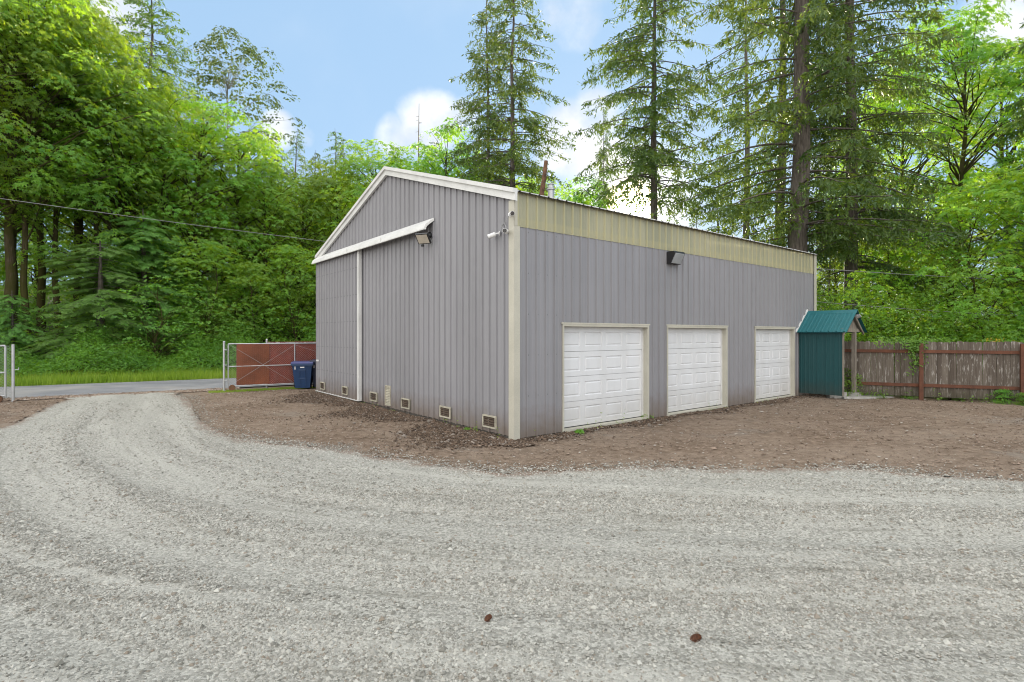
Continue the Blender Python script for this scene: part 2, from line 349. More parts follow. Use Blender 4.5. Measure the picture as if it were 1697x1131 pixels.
def wave(al,ac):
    w=.010*np.sin(ac*5.3+.6*np.sin(al*.35))+.006*np.sin(ac*11.+1.7*np.sin(al*.23)+al*.15)
    for c0,ph,am in ((-1.9,0,.6),(-.55,1,.5),(.35,2.2,.45),(1.25,.6,.7),(2.4,3.1,.5),(-3.1,1.9,.5)): dd=ac-c0-am*.5*np.sin(al*.22+ph)-.1*np.sin(al*.9+ph); w=w-.012*np.exp(-(dd/.06)**2)*np.clip(np.sin(al*.31+ph*2)+.4,0,1)+.007*np.exp(-((dd-.2)/.09)**2)
    return w
Zd=.004+np.where(S<-.3,np.clip((-S-.3)/.6,0,1),0)*(.012+wave(AL,AC))
cell=(S[:-1,:-1]<0)|(S[1:,:-1]<0)|(S[:-1,1:]<0)|(S[1:,1:]<0)
ii,jj=np.nonzero(cell); a=ii*nx+jj; Fq=np.stack([a,a+1,a+nx+1,a+nx],-1)
used=np.unique(Fq); rm=np.full(nx*ny,-1); rm[used]=np.arange(len(used))
V=np.stack([X2,Y2,Zd],-1).reshape(-1,3)[used]; uv=np.stack([AL,AC,np.minimum(S,0)],-1).reshape(-1,3)[used]
mb=MB(); mb.add(V,rm[Fq]); tag(mb.build('driveway',M['gravel'],smooth=True,uv=uv),'pale crushed gravel drive curving from the foreground to the gate',None,None,'structure')
def strip(d0,d1,t0,t1,z,n=60,wob=.0):
    tt=np.linspace(t0,t1,n); r=np.random.RandomState(3)
    A=G0+np.outer(tt,GD)+np.outer(d0+wob*(r.rand(n)-.5),GN); B=G0+np.outer(tt,GD)+np.outer(d1+wob*(r.rand(n)-.5),GN)
    V=np.vstack([np.c_[A,np.full(n,z)],np.c_[B,np.full(n,z)]]); i=np.arange(n-1)
    return V,np.stack([i,i+1,n+i+1,n+i],-1)
mb=MB(); mb.add(*strip(.85,5.45,-70,110,.016,900,.12)); tag(mb.build('road',M['asphalt']),'worn grey asphalt lane passing beyond the gate',None,None,'structure')

def stones(P,R,flat=.6,seed=1):   # octahedral chips with jittered corners
    r=np.random.RandomState(seed); n=len(P); base=np.array([[1,0,0],[0,1,0],[-1,0,0],[0,-1,0],[.15,.1,1],[0,0,-1]],float)
    V=base[None]*(1+.5*(r.rand(n,6,3)-.5))+.35*(r.rand(n,6,3)-.5); V[:,:,2]*=flat*(.6+.7*r.rand(n,1)); V[:,:,0]*=(1+.5*r.rand(n,1))
    a=r.rand(n)*6.283; ca,sa=np.cos(a)[:,None],np.sin(a)[:,None]; x=V[:,:,0]*ca-V[:,:,1]*sa; y=V[:,:,0]*sa+V[:,:,1]*ca
    V=np.stack([x,y,V[:,:,2]],-1)*R[:,None,None]+P[:,None]
    Fc=np.array([[0,1,4],[1,2,4],[2,3,4],[3,0,4],[1,0,5],[2,1,5],[3,2,5],[0,3,5]])
    return V.reshape(-1,3),(Fc[None]+np.arange(n)[:,None,None]*6).reshape(-1,3)
def scatter(y0,y1,dens,slope=1.05,x0=None,x1=None,seed=2):
    r=np.random.RandomState(seed); W=slope*y1; n=int(dens*(2*W)*(y1-y0)); x=(r.rand(n)*2-1)*W; y=y0+r.rand(n)*(y1-y0)
    m=np.abs(x)<slope*y+.2; return x[m],y[m]
mb=MB(); TR=[]
for (y0,y1,dn,rm_,sd) in ((2.3,4.4,9000,.0060,1),(4.0,6.6,5000,.0068,2),(6.0,10.5,1300,.0080,3),(9.5,15.5,350,.0095,4)):
    x,y=scatter(y0,y1,dn,seed=sd); s,_=sdf(x,y); al,ac=track(x,y)
    r=np.random.RandomState(sd+50); band=.5+.5*np.sin(ac*4.1+.9*np.sin(al*.3)+2.1*np.sin(x*.7+y*1.1)*.6); yf=np.minimum(np.clip((y-y0)/.5,0,1) if sd>1 else 1.,np.clip((y1-y)/(1.5 if sd>2 else .4),0,1)); keep=(r.rand(len(x))<(.15+.80*band)*yf)&(s<-.02-.35*r.rand(len(x))**3)
    x,y,al,ac,s=x[keep],y[keep],al[keep],ac[keep],s[keep]; n=len(x); R=rm_*.84*np.exp(.46*r.randn(n)); R=np.clip(R,.003,.022)
    z=.004+np.clip((-s-.3)/.6,0,1)*(.012+wave(al,ac))+R*.15
    mb.add(*stones(np.c_[x,y,z],R,.85,sd)); TR.append(np.repeat(np.c_[al,ac,0*al],6,0))
# stones strewn over the edge onto the dirt
r=np.random.RandomState(5); k=r.randint(0,len(inner)-1,9000); t=r.rand(9000,1); q=inner[k]*(1-t)+inner[k+1]*t; q=q+r.randn(9000,2)*np.array([.28,.22])
mb.add(*stones(np.c_[q,np.full(9000,.004)],.009*np.exp(.3*r.randn(9000)),.7,9)); al,ac=track(q[:,0],q[:,1]); TR.append(np.repeat(np.c_[al,ac,0*al],6,0))
tag(mb.build('gravel',M['stone'],uv=np.vstack(TR)),'loose crushed stones lying over the gravel drive',  'gravel',None,'stuff')
# clods, bark chips and small stones on the dirt
r=np.random.RandomState(11); n=120000; x=-18+r.rand(n)*33; y=6.5+r.rand(n)*12; s,_=sdf(x,y)
AV=np.array([.784,.621]); BV=np.array([-.621,.784]); P0=np.array([.04,9.54])
la=(x-P0[0])*AV[0]+(y-P0[1])*AV[1]; lb=(x-P0[0])*BV[0]+(y-P0[1])*BV[1]
pn=np.sin(x*1.3+np.sin(y*2.1))*np.sin(y*1.9+.7*np.sin(x*1.1))
kk=(s>.02)&(dist_out(x,y)<.7)&~((la>-.05)&(lb>-.05))&(x*.427+y*.904<19.2)&(r.rand(n)<.35+.5*(pn>0)+.6*((lb>-.7)&(la>-1.0)))
x,y=x[kk],y[kk]; mb=MB(); mb.add(*stones(np.c_[x,y,np.full(len(x),-.012)+.012*np.sin(x*2.3+np.sin(y*1.7))*np.sin(y*2.9)],.0105*np.exp(.42*r.randn(len(x))),.5,12))
n=9000; tt=r.rand(n)*7-1.2; dd=.55+.22*r.randn(n); q=G0+tt[:,None]*GD+dd[:,None]*GN; mb.add(*stones(np.c_[q,np.full(n,.006)],.017*np.exp(.4*r.randn(n)),.6,13))
tag(mb.build('dirt_clods',M['chip']),'brown clods, bark bits and pebbles strewn on the dirt','rubble',None,'stuff')

r=np.random.RandomState(31); n=30000; b_=-.6+r.rand(n)*11.2; a_=-.04-np.abs(r.randn(n))**1.1*(.42+.25*np.sin(b_*1.7)+.12*np.sin(b_*4.1)); b_=b_
m2=9000; a2=r.rand(m2)*12.2; b2=-.04-np.abs(r.randn(m2))*(.16+.08*np.sin(a2*2.3)); a_=np.r_[a_,a2]; b_=np.r_[b_,b2]; n+=m2
q=P0+a_[:,None]*AV+b_[:,None]*BV; kk=sdf(q[:,0],q[:,1])[0]>.1; q=q[kk]; n=len(q)
mb=MB(); mb.add(*stones(np.c_[q,-.012+.012*np.sin(q[:,0]*2.3+np.sin(q[:,1]*1.7))*np.sin(q[:,1]*2.9)+.012*r.rand(n)],.013*np.exp(.45*r.randn(n)),.6,32))
tag(mb.build('mulch',M['mulch']),'dark brown bark crumbs banked along the foot of the barn walls','mulch',None,'stuff')
# ------------------------------------------------------------------ metal barn (local x along the garage wall, y along the gable wall)
RZ=math.atan2(.621,.784); LA,LB,HE=12.24,10.1,4.40; SL=.318
barn=thing('metal_barn','long grey ribbed steel barn with gable end, three white garage doors and yellowed skylight strip','barn',(P0[0],P0[1],0),RZ)
def prof(s0,s1,pitch=.2286,h=.030,ph=.06):
    pts=[(s0,0)]; k=math.floor((s0-ph)/pitch)
    while True:
        c=ph+k*pitch
        if c-.035>s1: break
        for ds,o in ((-.024,0),(-.014,h),(.014,h),(.024,0),(.098,0),(.104,.004),(.125,.004),(.131,0)):
            if s0<c+ds<s1: pts.append((c+ds,o))
        k+=1
    pts.append((s1,0)); return pts
def ribbed(mb, fn, s0,s1, zlo, zhi, pitch=.2286, h=.030, ph=.06):
    P=prof(s0,s1,pitch,h,ph); zl=zlo if callable(zlo) else (lambda s:zlo); zh=zhi if callable(zhi) else (lambda s:zhi)
    V=[fn(s,o,zl(s)) for s,o in P]+[fn(s,o,zh(s)) for s,o in P]; n=len(P)
    mb.add(V,[[i,i+1,n+i+1,n+i] for i in range(n-1)])
right=lambda s,o,z:(s,-o,z)
gable=lambda s,o,z:(-o,s,z)
def gz(s): return HE+SL*min(s,LB-s)-.03
DOORS=[(1.162,3.786),(4.445,7.016),(8.436,10.82)]; DT=2.055
mb=MB(); e=[0]+[v for d in DOORS for v in d]+[LA]
for k in range(0,len(e),2): ribbed(mb,right,e[k],e[k+1],.0,DT)
ribbed(mb,right,0,LA,DT,3.80); mb.build('garage_side_wall',M['steel'],barn)
mb=MB(); s_=0
parts=[0,LB/2,LB]
for k in range(2): ribbed(mb,gable,parts[k],parts[k+1],.03,gz)
mb.build('gable_wall',M['steel'],barn)
mb=MB(); ribbed(mb,lambda s,o,z:(s,LB+o,z),0,LA,0,HE); ribbed(mb,lambda s,o,z:(LA+o,s,z),0,LB/2,0,gz); ribbed(mb,lambda s,o,z:(LA+o,s,z),LB/2,LB,0,gz); mb.build('rear_wall',M['steel'],barn)
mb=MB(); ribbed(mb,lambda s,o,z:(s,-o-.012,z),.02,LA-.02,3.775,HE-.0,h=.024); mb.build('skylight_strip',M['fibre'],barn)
# roof sheets with ribs down the slope
mb=MB()
for side in (0,1):
    P=prof(-.10,LA+.08,.2286,.022,.06)
    f=(lambda s,o,y,z:(s,y,z+o)) if side==0 else (lambda s,o,y,z:(s,LB-y,z+o))
    rows=[(-.09,HE-.09*SL+.008),(LB/2,HE+LB/2*SL+.008)]
    V=[f(s,o,*rows[0]) for s,o in P]+[f(s,o,*rows[1]) for s,o in P]; n=len(P); mb.add(V,[[i,i+1,n+i+1,n+i] for i in range(n-1)])
    V2=[f(s,-.012,*rows[0]) for s,o in P]+[f(s,-.012,*rows[1]) for s,o in P]; mb.add(V2,[[i,i+1,n+i+1,n+i] for i in range(n-1)])
roof=mb.build('roof',M['roof'],barn)
mb=MB(); zr=HE+LB/2*SL+.035
mb.add([(-.11,LB/2-.22,zr-.06),(LA+.09,LB/2-.22,zr-.06),(LA+.09,LB/2,zr+.012),(-.11,LB/2,zr+.012),(-.11,LB/2+.22,zr-.06),(LA+.09,LB/2+.22,zr-.06)],[[0,1,2,3],[3,2,5,4]]); mb.build('ridge_cap',M['white_trim'],roof)
# rake trim: stepped box along both slopes of the gable
for side in (0,1):
    mb=MB(); g=lambda y:(y if side==0 else LB-y)
    def rk(lo,hi,x0,x1):
        y0,y1=-.12,LB/2; z0=HE+SL*y0; z1=HE+SL*y1
        V=[(x0,g(y0),z0+lo),(x1,g(y0),z0+lo),(x1,g(y0),z0+hi),(x0,g(y0),z0+hi),(x0,g(y1),z1+lo),(x1,g(y1),z1+lo),(x1,g(y1),z1+hi),(x0,g(y1),z1+hi)]
        mb.add(V,[[0,1,2,3],[7,6,5,4],[0,4,5,1],[1,5,6,2],[2,6,7,3],[3,7,4,0]])
    rk(-.165,-.03,-.085,-.026); rk(-.03,.05,-.125,-.02)
    mb.build('rake_trim',M['white_trim'],barn)
mb=MB()   # corner trims
mb.box((-.045,-.045,-.02),(-.030,.105,HE-.17)); mb.box((-.030,-.045,-.02),(.095,-.031,3.775)); mb.box((-.030,-.050,3.775),(.035,-.038,HE-.04))
mb.box((-.048,-.048,.70),(-.028,.108,.712)); mb.box((-.028,-.048,.70),(.098,-.034,.712))
mb.build('corner_trim',M['trim'],barn)
mb=MB(); mb.box((LA-.12,-.045,0),(LA+.04,-.031,HE-.02)); mb.box((LA+.03,-.031,0),(LA+.045,.12,HE-.02)); mb.build('corner_trim',M['trim'],barn)
mb=MB(); mb.box((-.044,LB-.06,0),(-.024,LB+.04,HE-.2)); mb.build('corner_trim',M['trim'],barn)
mb=MB(); mb.box((0.01,.01,-.1),(LA-.01,LB-.01,.02)); mb.build('foundation',M['found'],barn)
# sliding door and its track cover
sd0,sd1=6.64,LB+.05
mb=MB(); ribbed(mb,lambda s,o,z:(-.10-o,s,z),sd0+.04,sd1,.05,4.20,ph=.02); mb.box((-.098,sd0+.045,.05),(-.05,sd1,4.20))
sdoor=mb.build('sliding_door',M['steel'],barn)
mb=MB(); mb.box((-.135,sd0-.02,.04),(-.045,sd0+.075,4.19)); mb.build('edge_trim',M['white_trim'],sdoor)
mb=MB(); mb.box((-.125,sd0+.08,.03),(-.1015,sd1,.055)); mb.build('bottom_trim',M['white_trim'],sdoor)
mb=MB(); mb.box((-.16,LB-.28,1.0),(-.125,LB-.12,1.05)); mb.build('handle',M['white'],sdoor)
mb=MB(); pr=[(-.026,4.39),(-.20,4.245),(-.235,4.15),(-.235,4.125),(-.19,4.125),(-.19,4.16),(-.16,4.215),(-.026,4.33)]
mb.prism(pr,lambda p:(p[0],2.83-(p[0]+.235)*.35,p[1]),lambda p:(p[0],LB+.10,p[1])); 
for yy in (5.0,7.2): mb.box((-.24,yy,4.12),(-.232,yy+.02,4.25))
mb.build('track_cover',M['white_trim'],barn)
# garage doors
def garage(s0,s1):
    w=s1-s0; J=.055; rec=.16
    mb=MB()
    mb.box((s0-.0,-.030,-.02),(s0+.035,rec,DT)); mb.box((s1-J,-.030,-.02),(s1,rec,DT)); mb.box((s0+.035,-.030,DT-.045),(s1-J,rec,DT))
    mb.box((s0-.035,-.034,DT-.0),(s1+.03,-.021,DT+.03)); mb.box((s0+.035,-.02,-.03),(s1-J,rec,.03))
    fr=mb.build('door_frame',M['trim'],barn)
    mb=MB(); x0,x1=s0+.035,s1-J; z0,z1=.045,DT-.045; H=(z1-z0)/4
    cols=4; pw=(x1-x0)/cols
    for r_ in range(4):
        a=z0+r_*H+.003; b=z0+(r_+1)*H-.003; yb=rec-.05
        mb.box((x0,yb+.012,a),(x1,yb+.03,b))
        zs=[a,a+H*.20,b-H*.22,b]; xs_=[x0]
        for c in range(cols): xs_+= [x0+c*pw+pw*.11, x0+(c+1)*pw-pw*.11]
        xs_.append(x1)
        for ci in range(len(xs_)-1):
            for ri in range(3):
                xa,xb,za,zb=xs_[ci],xs_[ci+1],zs[ri],zs[ri+1]
                if ri==1 and ci%2==1:
                    prev=(xa,xb,za,zb,0.)
                    for ins,dep in ((.014,.014),(.022,.014),(.042,.002)):
                        q=(xa+ins,xb-ins,za+ins,zb-ins,dep); A=[(prev[0],prev[2]),(prev[1],prev[2]),(prev[1],prev[3]),(prev[0],prev[3])]; B=[(q[0],q[2]),(q[1],q[2]),(q[1],q[3]),(q[0],q[3])]
                        mb.add([(p[0],yb+prev[4],p[1]) for p in A]+[(p[0],yb+dep,p[1]) for p in B],[[0,1,5,4],[1,2,6,5],[2,3,7,6],[3,0,4,7]]); prev=q
                    mb.quad((prev[0],yb+prev[4],prev[2]),(prev[1],yb+prev[4],prev[2]),(prev[1],yb+prev[4],prev[3]),(prev[0],yb+prev[4],prev[3]))
                else: mb.quad((xa,yb,za),(xb,yb,za),(xb,yb,zb),(xa,yb,zb))
        mb.quad((x0,yb,b),(x1,yb,b),(x1,yb+.012,b),(x0,yb+.012,b)); mb.quad((x0,yb,a),(x1,yb,a),(x1,yb+.012,a),(x0,yb+.012,a))
    d=mb.build('garage_door',M['door'],barn)
    mb=MB(); mb.box((x0,rec-.045,.032),(x1,rec-.01,.046)); mb.build('bottom_seal',M['dark'],d)
    mb=MB(); mb.box((x1-.03,rec-.075,.045),(x1,rec-.053,z1)); mb.build('stop_molding',M['white_trim'],d)
    mb=MB(); mb.box((s0,rec+.01,0),(s1,rec+.03,DT)); mb.build('door_backing',M['interior'],d)
for d in DOORS: garage(*d)
# foundation vents
def vent(sc,zc,w,h,x=-.022,n=4,pale=False):
    mb=MB(); t=.028
    for (a,b,c,d) in ((-w/2,w/2,h/2-t,h/2),(-w/2,w/2,-h/2,-h/2+t),(-w/2,-w/2+t,-h/2+t,h/2-t),(w/2-t,w/2,-h/2+t,h/2-t)): mb.box((x-.03,sc+a,zc+c),(x+.005,sc+b,zc+d))
    v=mb.build('vent_frame',M['vent'],barn)
    mb=MB(); ih=h-2*t
    for k in range(n):
        z=zc-ih/2+(k+.5)*ih/n; mb.prism([(x-.022,z-ih/n*.35),(x-.018,z-ih/n*.45),(x+.002,z+ih/n*.30),(x-.002,z+ih/n*.36)],lambda p:(p[0],sc-w/2+t,p[1]),lambda p:(p[0],sc+w/2-t,p[1]))
    mb.build('louvers',M['vent'] if pale else M['louver'],v)
    mb=MB(); mb.box((x-.001,sc-w/2+t*.5,zc-h/2+t*.5),(x+.004,sc+w/2-t*.5,zc+h/2-t*.5)); mb.build('vent_backing',M['interior'],v)
for s in (.70,2.28,4.07,5.87): vent(s,.225,.42,.235)
for s in (7.60,9.46): vent(s,.25,.40,.235,-.122)
vent(5.01,.33,.30,.50,n=11,pale=True)
# roof flue and cap, brown pole
def loc(p): # world to barn-local
    d=np.array([p[0],p[1]])-P0; return (float(d@AV),float(d@BV),p[2])
w0=loc(at(897,326,12.6)); w1=loc(at(905,267,12.6))
mb=MB(); mb.tube([(w0[0],w0[1],4.75),w0,((w0[0]+w1[0])/2+.01,(w0[1]+w1[1])/2,(w0[2]+w1[2])/2),w1],[.058,.058,.055,.045],10); mb.build('flue_pipe',M['rust'],roof)
w0=loc(at(913,325,12.8)); mb=MB(); mb.lathe([(.075,4.8-w0[2]),(.075,.13),(.105,.14),(.105,.17),(.07,.19),(.06,.26),(.085,.27),(.02,.31)],w0,14); mb.build('flue_cap',M['galv'],roof)

# ------------------------------------------------------------------ lights and cameras on the barn
def bw(a,b,z): q=P0+a*AV+b*BV; return Vector((q[0],q[1],z))
def secam(label, p, ang, tilt, mount):   # p: mount point in world, ang: heading
    t=thing('security_camera',label,'camera',p,ang,'white security cameras on the barn corner')
    mb=MB(); mb.lathe([(.045,0),(.045,.012),(.03,.02)],(0,0,0),14,axis='x'); mb.tube([(0.015,0,0),(.06,0,0),(.085,0,-.012)],.012,8); mb.build('mount',M['white'],t)
    mb=MB(); c=Vector((.08,0,-.01)); d=Vector((math.cos(tilt),0,-math.sin(tilt)))
    mb.tube([c,c+d*.02,c+d*.15],[.030,.042,.042],14); b=mb.build('body',M['white'],t)
    mb=MB(); mb.tube([c+d*.150,c+d*.156],[.038,.036],14); mb.build('lens',M['lens'],b)
nA=math.atan2(-.621,-.784)  # outward of the gable wall
nB=math.atan2(-.784,.621)
secam('topmost white security camera on the corner trim below the roof edge',bw(-.045,.05,3.98),nA+1.05,.12,0)
secam('white security camera left of the corner trim, pointing away to the left',bw(-.028,.38,3.70),nA-.9,.30,0)
secam('white security camera beside the corner trim with its dark lens facing the drive',bw(-.028,.18,3.70),nA+.75,.1,0)
mb=MB(); mb.tube([bw(-.03,.36,3.73),bw(-.035,.32,3.82),bw(-.04,.24,3.86),bw(-.05,.14,3.93),bw(-.05,.08,3.97)],.006,5); mb.tube([bw(-.035,.24,3.86),bw(-.035,.2,3.8),bw(-.03,.18,3.72)],.006,5)
tag(mb.build('camera_cable',M['wire']),'thin looped cable linking the three security cameras','cable')
t=thing('flood_light','square black floodlight under the end of the sliding door track','flood light',bw(-.03,2.92,4.03),nA)
mb=MB(); mb.lathe([(.07,0),(.07,.03),(.04,.05)],(0,0,0),14,axis='x'); mb.tube([(.04,0,0),(.12,0,-.02),(.16,.03,-.05)],.02,8); mb.build('bracket',M['dark'],t)
Mx=Matrix.Translation((.2,.05,-.10))@Matrix.Rotation(.55,4,'Z')@Matrix.Rotation(.75,4,'Y')
mb=MB(); mb.box((-.025,-.15,-.125),(.02,.15,.125),Mx); mb.box((-.05,-.10,-.08),(-.025,.10,.08),Mx); h=mb.build('housing',M['dark'],t)
mb=MB(); mb.box((.0205,-.13,-.105),(.026,.13,.105),Mx); mb.build('lamp_lens',M['diff'],h)
mb=MB(); mb.lathe([(.03,0),(.035,.03),(.02,.06)],(.2,.02,-.27),10); mb.build('sensor',M['dark'],t)
s=4.58; t=thing('wall_pack_light','bronze wedge shaped wall light under the skylight strip above the doors','wall light',bw(4.62,-.022,3.60),nB)
mb=MB(); mb.prism([(0,-.13),(0,.14),(.20,.14),(.22,.10),(.10,-.13)],lambda p:(p[0],-.20,p[1]),lambda p:(p[0],.20,p[1])); mb.build('housing',M['dark'],t)
mb=MB(); mb.prism([(.101,-.12),(.221,.095),(.230,.085),(.125,-.125)],lambda p:(p[0],-.165,p[1]),lambda p:(p[0],.165,p[1])); mb.build('lamp_lens',M['diff2'],t)

# ------------------------------------------------------------------ teal lean-to beside the barn
t0=P0+11.05*AV; shed=thing('pump_house','small teal metal lean-to with gabled roof and open end beside the barn','shed',(t0[0],t0[1],0),RZ)
WS,DS=1.24,1.28   # reach out from the barn wall (-y), depth along the wall (+x)
mb=MB(); ribbed(mb,lambda s,o,z:(-o,-s,z),.05,WS,.09,2.0,ph=.1,pitch=.235,h=.014); mb.box((.002,-WS,.09),(.03,-.05,2.0)); mb.build('front_wall',M['teal'],shed)
mb=MB(); mb.box((-.015,-WS-.03,.09),(.05,-WS-.001,1.99)); mb.build('edge_board',M['wood_post'],shed)
mb=MB()
def rf(side):
    P=prof(.02,WS+.16,.205,.014,.1); g=(lambda x:x) if side==0 else (lambda x:DS-x)
    V=[(g(-.13),-s_,1.93+o) for s_,o in P]+[(g(DS/2),-s_,2.56+o) for s_,o in P]; n=len(P); mb.add(V,[[i,i+1,n+i+1,n+i] for i in range(n-1)])
    V=[(g(-.13),-s_,1.915) for s_,o in P]+[(g(DS/2),-s_,2.545) for s_,o in P]; mb.add(V,[[i,i+1,n+i+1,n+i] for i in range(n-1)])
rf(0); rf(1); sr=mb.build('roof',M['teal_roof'],shed)
mb=MB(); mb.prism([(DS/2-.10,2.485),(DS/2,2.585),(DS/2+.10,2.485),(DS/2+.10,2.475),(DS/2,2.572),(DS/2-.10,2.475)],lambda p:(p[0],-.0,p[1]),lambda p:(p[0],-WS-.17,p[1])); mb.build('ridge_cap',M['teal_roof'],sr)
mb=MB(); mb.prism([(-.14,1.92),(-.14,1.97),(DS/2,2.64),(DS/2,2.59)],lambda p:(p[0],.0,p[1]),lambda p:(p[0],-.035,p[1])); mb.build('flashing',M['white_trim'],sr)
mb=MB(); mb.add([(.0,-WS,2.03),(DS,-WS,2.03),(DS/2,-WS,2.52),(.0,-WS+.03,2.03),(DS,-WS+.03,2.03),(DS/2,-WS+.03,2.52)],[[0,1,2],[5,4,3]]); mb.box((-.02,-WS-.025,1.93),(DS,-WS+.03,2.03)); mb.build('gable_board',M['wood_post'],shed)
mb=MB(); mb.box((.80,-WS-.05,.14),(.90,-WS+.05,1.93)); mb.build('post',M['wood_post'],shed)
for sgn in (0,1):
    mb=MB(); g=(lambda x:x) if sgn==0 else (lambda x:DS-x)
    mb.prism([(g(DS/2),2.50),(g(DS/2),2.40),(g(-.10),1.84),(g(-.10),1.91)],lambda p:(p[0],-WS-.09,p[1]),lambda p:(p[0],-WS-.055,p[1])); mb.build('rake_board',M['wood_post'],shed)
mb=MB(); mb.prism([(-.15,-.02),(.15,-.02),(.10,.14),(-.10,.14)],lambda p:(.85+p[0],-WS-.15,p[1]),lambda p:(.85+p[0],-WS+.13,p[1])); mb.build('footing',M['concrete'],shed)
mb=MB(); mb.tube([(DS/2-.02,-WS-.06,2.40),(DS/2-.03,-WS-.2,2.40)],.04,10); mb.tube([(DS/2-.03,-WS-.17,2.36),(DS/2-.03,-WS-.25,2.41)],[.045,.055],10); mb.build('spot_lamp',M['galv'],shed)
mb=MB(); p=gnd(1386,658); mb.box((-.24,-.12,-.02),(.24,.12,.15),Matrix.Translation(p)@Matrix.Rotation(-.1,4,'Z')); o=mb.build('concrete_block',M['concrete']); tag(o,'grey concrete block lying at the foot of the teal lean-to wall','block')
mb=MB(); c0=gnd(1412,659); r=np.random.RandomState(4); n=26; ang=np.linspace(0,2*math.pi,n,endpoint=False); rr=1+.22*r.randn(n)*.6
ring=np.c_[c0.x+.85*rr*np.cos(ang)+.25,c0.y+.30*rr*np.sin(ang)+.15]; V=np.vstack([np.c_[ring,np.full(n,-.03)],np.c_[ring*.97+np.array([c0.x+.25,c0.y+.15])*.03,np.full(n,.035)]])
mb.add(V,[[i,(i+1)%n,n+(i+1)%n,n+i] for i in range(n)]); mb.add(V[n:],[list(range(n))]); tag(mb.build('concrete_slab',M['concrete']),'rough pale concrete slab in front of the teal lean-to','slab')
# white sill line under the shed
def leafset(P,Nn,Fd,size,lobes=((0,1),(52,.9),(-52,.9),(106,.55),(-106,.55)),wd=.17,droop=.18):
    Nn=Nn/np.linalg.norm(Nn,axis=1)[:,None]; Fd=Fd-(Fd*Nn).sum(1)[:,None]*Nn; Fd/=np.linalg.norm(Fd,axis=1)[:,None]+1e-9; X_=np.cross(Fd,Nn)
    tmpl=[(0,0,0)]; Fc=[]
    for a,l in lobes:
        a=math.radians(a); d=(math.sin(a),math.cos(a)); q=(d[1],-d[0]); k=len(tmpl)
        tmpl+=[(d[0]*l*.5+q[0]*wd,d[1]*l*.5+q[1]*wd,0.02),(d[0]*l,d[1]*l,-droop*l),(d[0]*l*.5-q[0]*wd,d[1]*l*.5-q[1]*wd,0.02)]
        Fc.append([0,k,k+1,k+2])
    T=np.array(tmpl); n=len(P); V=P[:,None]+size[:,None,None]*(T[None,:,0:1]*X_[:,None]+T[None,:,1:2]*Fd[:,None]+T[None,:,2:3]*Nn[:,None])
    return V.reshape(-1,3),(np.array(Fc)[None]+np.arange(n)[:,None,None]*len(T)).reshape(-1,4)
L3=((0,1),(60,.85),(-60,.85)); L1=((0,1),)
def rnd(r,n): v=r.randn(n,3); return v/np.linalg.norm(v,axis=1)[:,None]
p=gnd(1424,650); pot=thing('potted_plant','black nursery pot with leafy green plant behind the lean-to post','plant',p)
mb=MB(); mb.lathe([(.10,0),(.135,.36),(.15,.37),(.15,.40),(.125,.40),(.12,.34)],(0,0,0),16); mb.build('pot',M['dark'],pot)
r=np.random.RandomState(6); n=260; d=rnd(r,n); d[:,2]=np.abs(d[:,2]); P=d*np.array([.24,.24,.34])*(r.rand(n,1)**.4)+np.array([0,0,.38]); mb=MB(); mb.add(*leafset(P,d+np.array([0,0,.8]),d,.07*(.6+.7*r.rand(n)),L3,.25)); mb.build('leaves',M['shrub'],pot)

# ------------------------------------------------------------------ wooden fence at the right
FA=np.array([9.75,16.42]); FD=np.array([3.81,-1.80]); FD=FD/np.linalg.norm(FD); FL=12.5
fence=thing('wooden_fence','weathered grey plank fence with red brown rails and posts right of the lean-to','fence',(FA[0],FA[1],0),math.atan2(FD[1],FD[0]))
r=np.random.RandomState(8); mb=MB(); x=0
while x<FL:
    w=.138+.004*r.rand(); z1=1.655+.018*r.randn()*.6; zb=.06+.02*r.rand(); yo=.004*r.rand(); tl=.006*r.randn()
    mb.prism([(x,zb),(x+w,zb),(x+w+tl,z1-.03),(x+w-.02+tl,z1),(x+.02+tl,z1+.003*r.randn()),(x+tl,z1-.03)],lambda p:(p[0],yo,p[1]),lambda p:(p[0],yo+.018,p[1])); x+=w+.003+.003*r.rand()
mb.build('boards',M['picket'],fence)
for z in (1.37,.40):
    mb=MB(); mb.box((0,-.045,z-.045),(FL,-.002,z+.045)); mb.build('rail',M['wood_rail'],fence)
for px in (-2.02,.20,2.2):
    pass
p1=(np.array([11.74,15.48])-FA)@FD; sp=2.22
for k in range(-1,5):
    s=p1+k*sp
    if 0<s<FL:
        mb=MB(); mb.box((s-.048,-.14,-.05),(s+.048,-.047,1.60)); mb.build('post',M['wood_rail'],fence)

# ------------------------------------------------------------------ chain link gates with slats
def chain(mb,L,H,z0,pitch=.075,r_=.0019,y=0):
    for sgn in (1,-1):
        c=-H if sgn>0 else 0
        while c<(L if sgn>0 else L+H):
            a0=max(0,c) if sgn>0 else max(0,c-H); a1=min(L,c+H) if sgn>0 else min(L,c)
            if a1-a0>.02:
                if sgn>0: p,q=(a0,y,z0+a0-c),(a1,y,z0+a1-c)
                else: p,q=(a0,y,z0+c-a0),(a1,y,z0+c-a1)
                mb.tube([p,q],r_,3,cap=False)
            c+=pitch
def slats(mb,a,b,z0,z1,y,w=.062,seed=0):
    r=np.random.RandomState(seed); x=a
    while x<b-.01:
        e=min(x+w-.004,b); yo=.006*r.rand(); mb.box((x,y+yo,z0+.01*r.rand()),(e,y+yo+.003,z1+.012*r.rand())); x+=w
ga=math.atan2(GD[1],GD[0]); GP=G0+GD*0; gp=np.array([-9.40,17.70])
gate=thing('rolling_gate','open chain link gate with red privacy slats and wheel beside the blue bin','gate',(gp[0],gp[1],0),ga)
GL=6.2; zt,zm,zb=1.545,.80,.15
mb=MB()
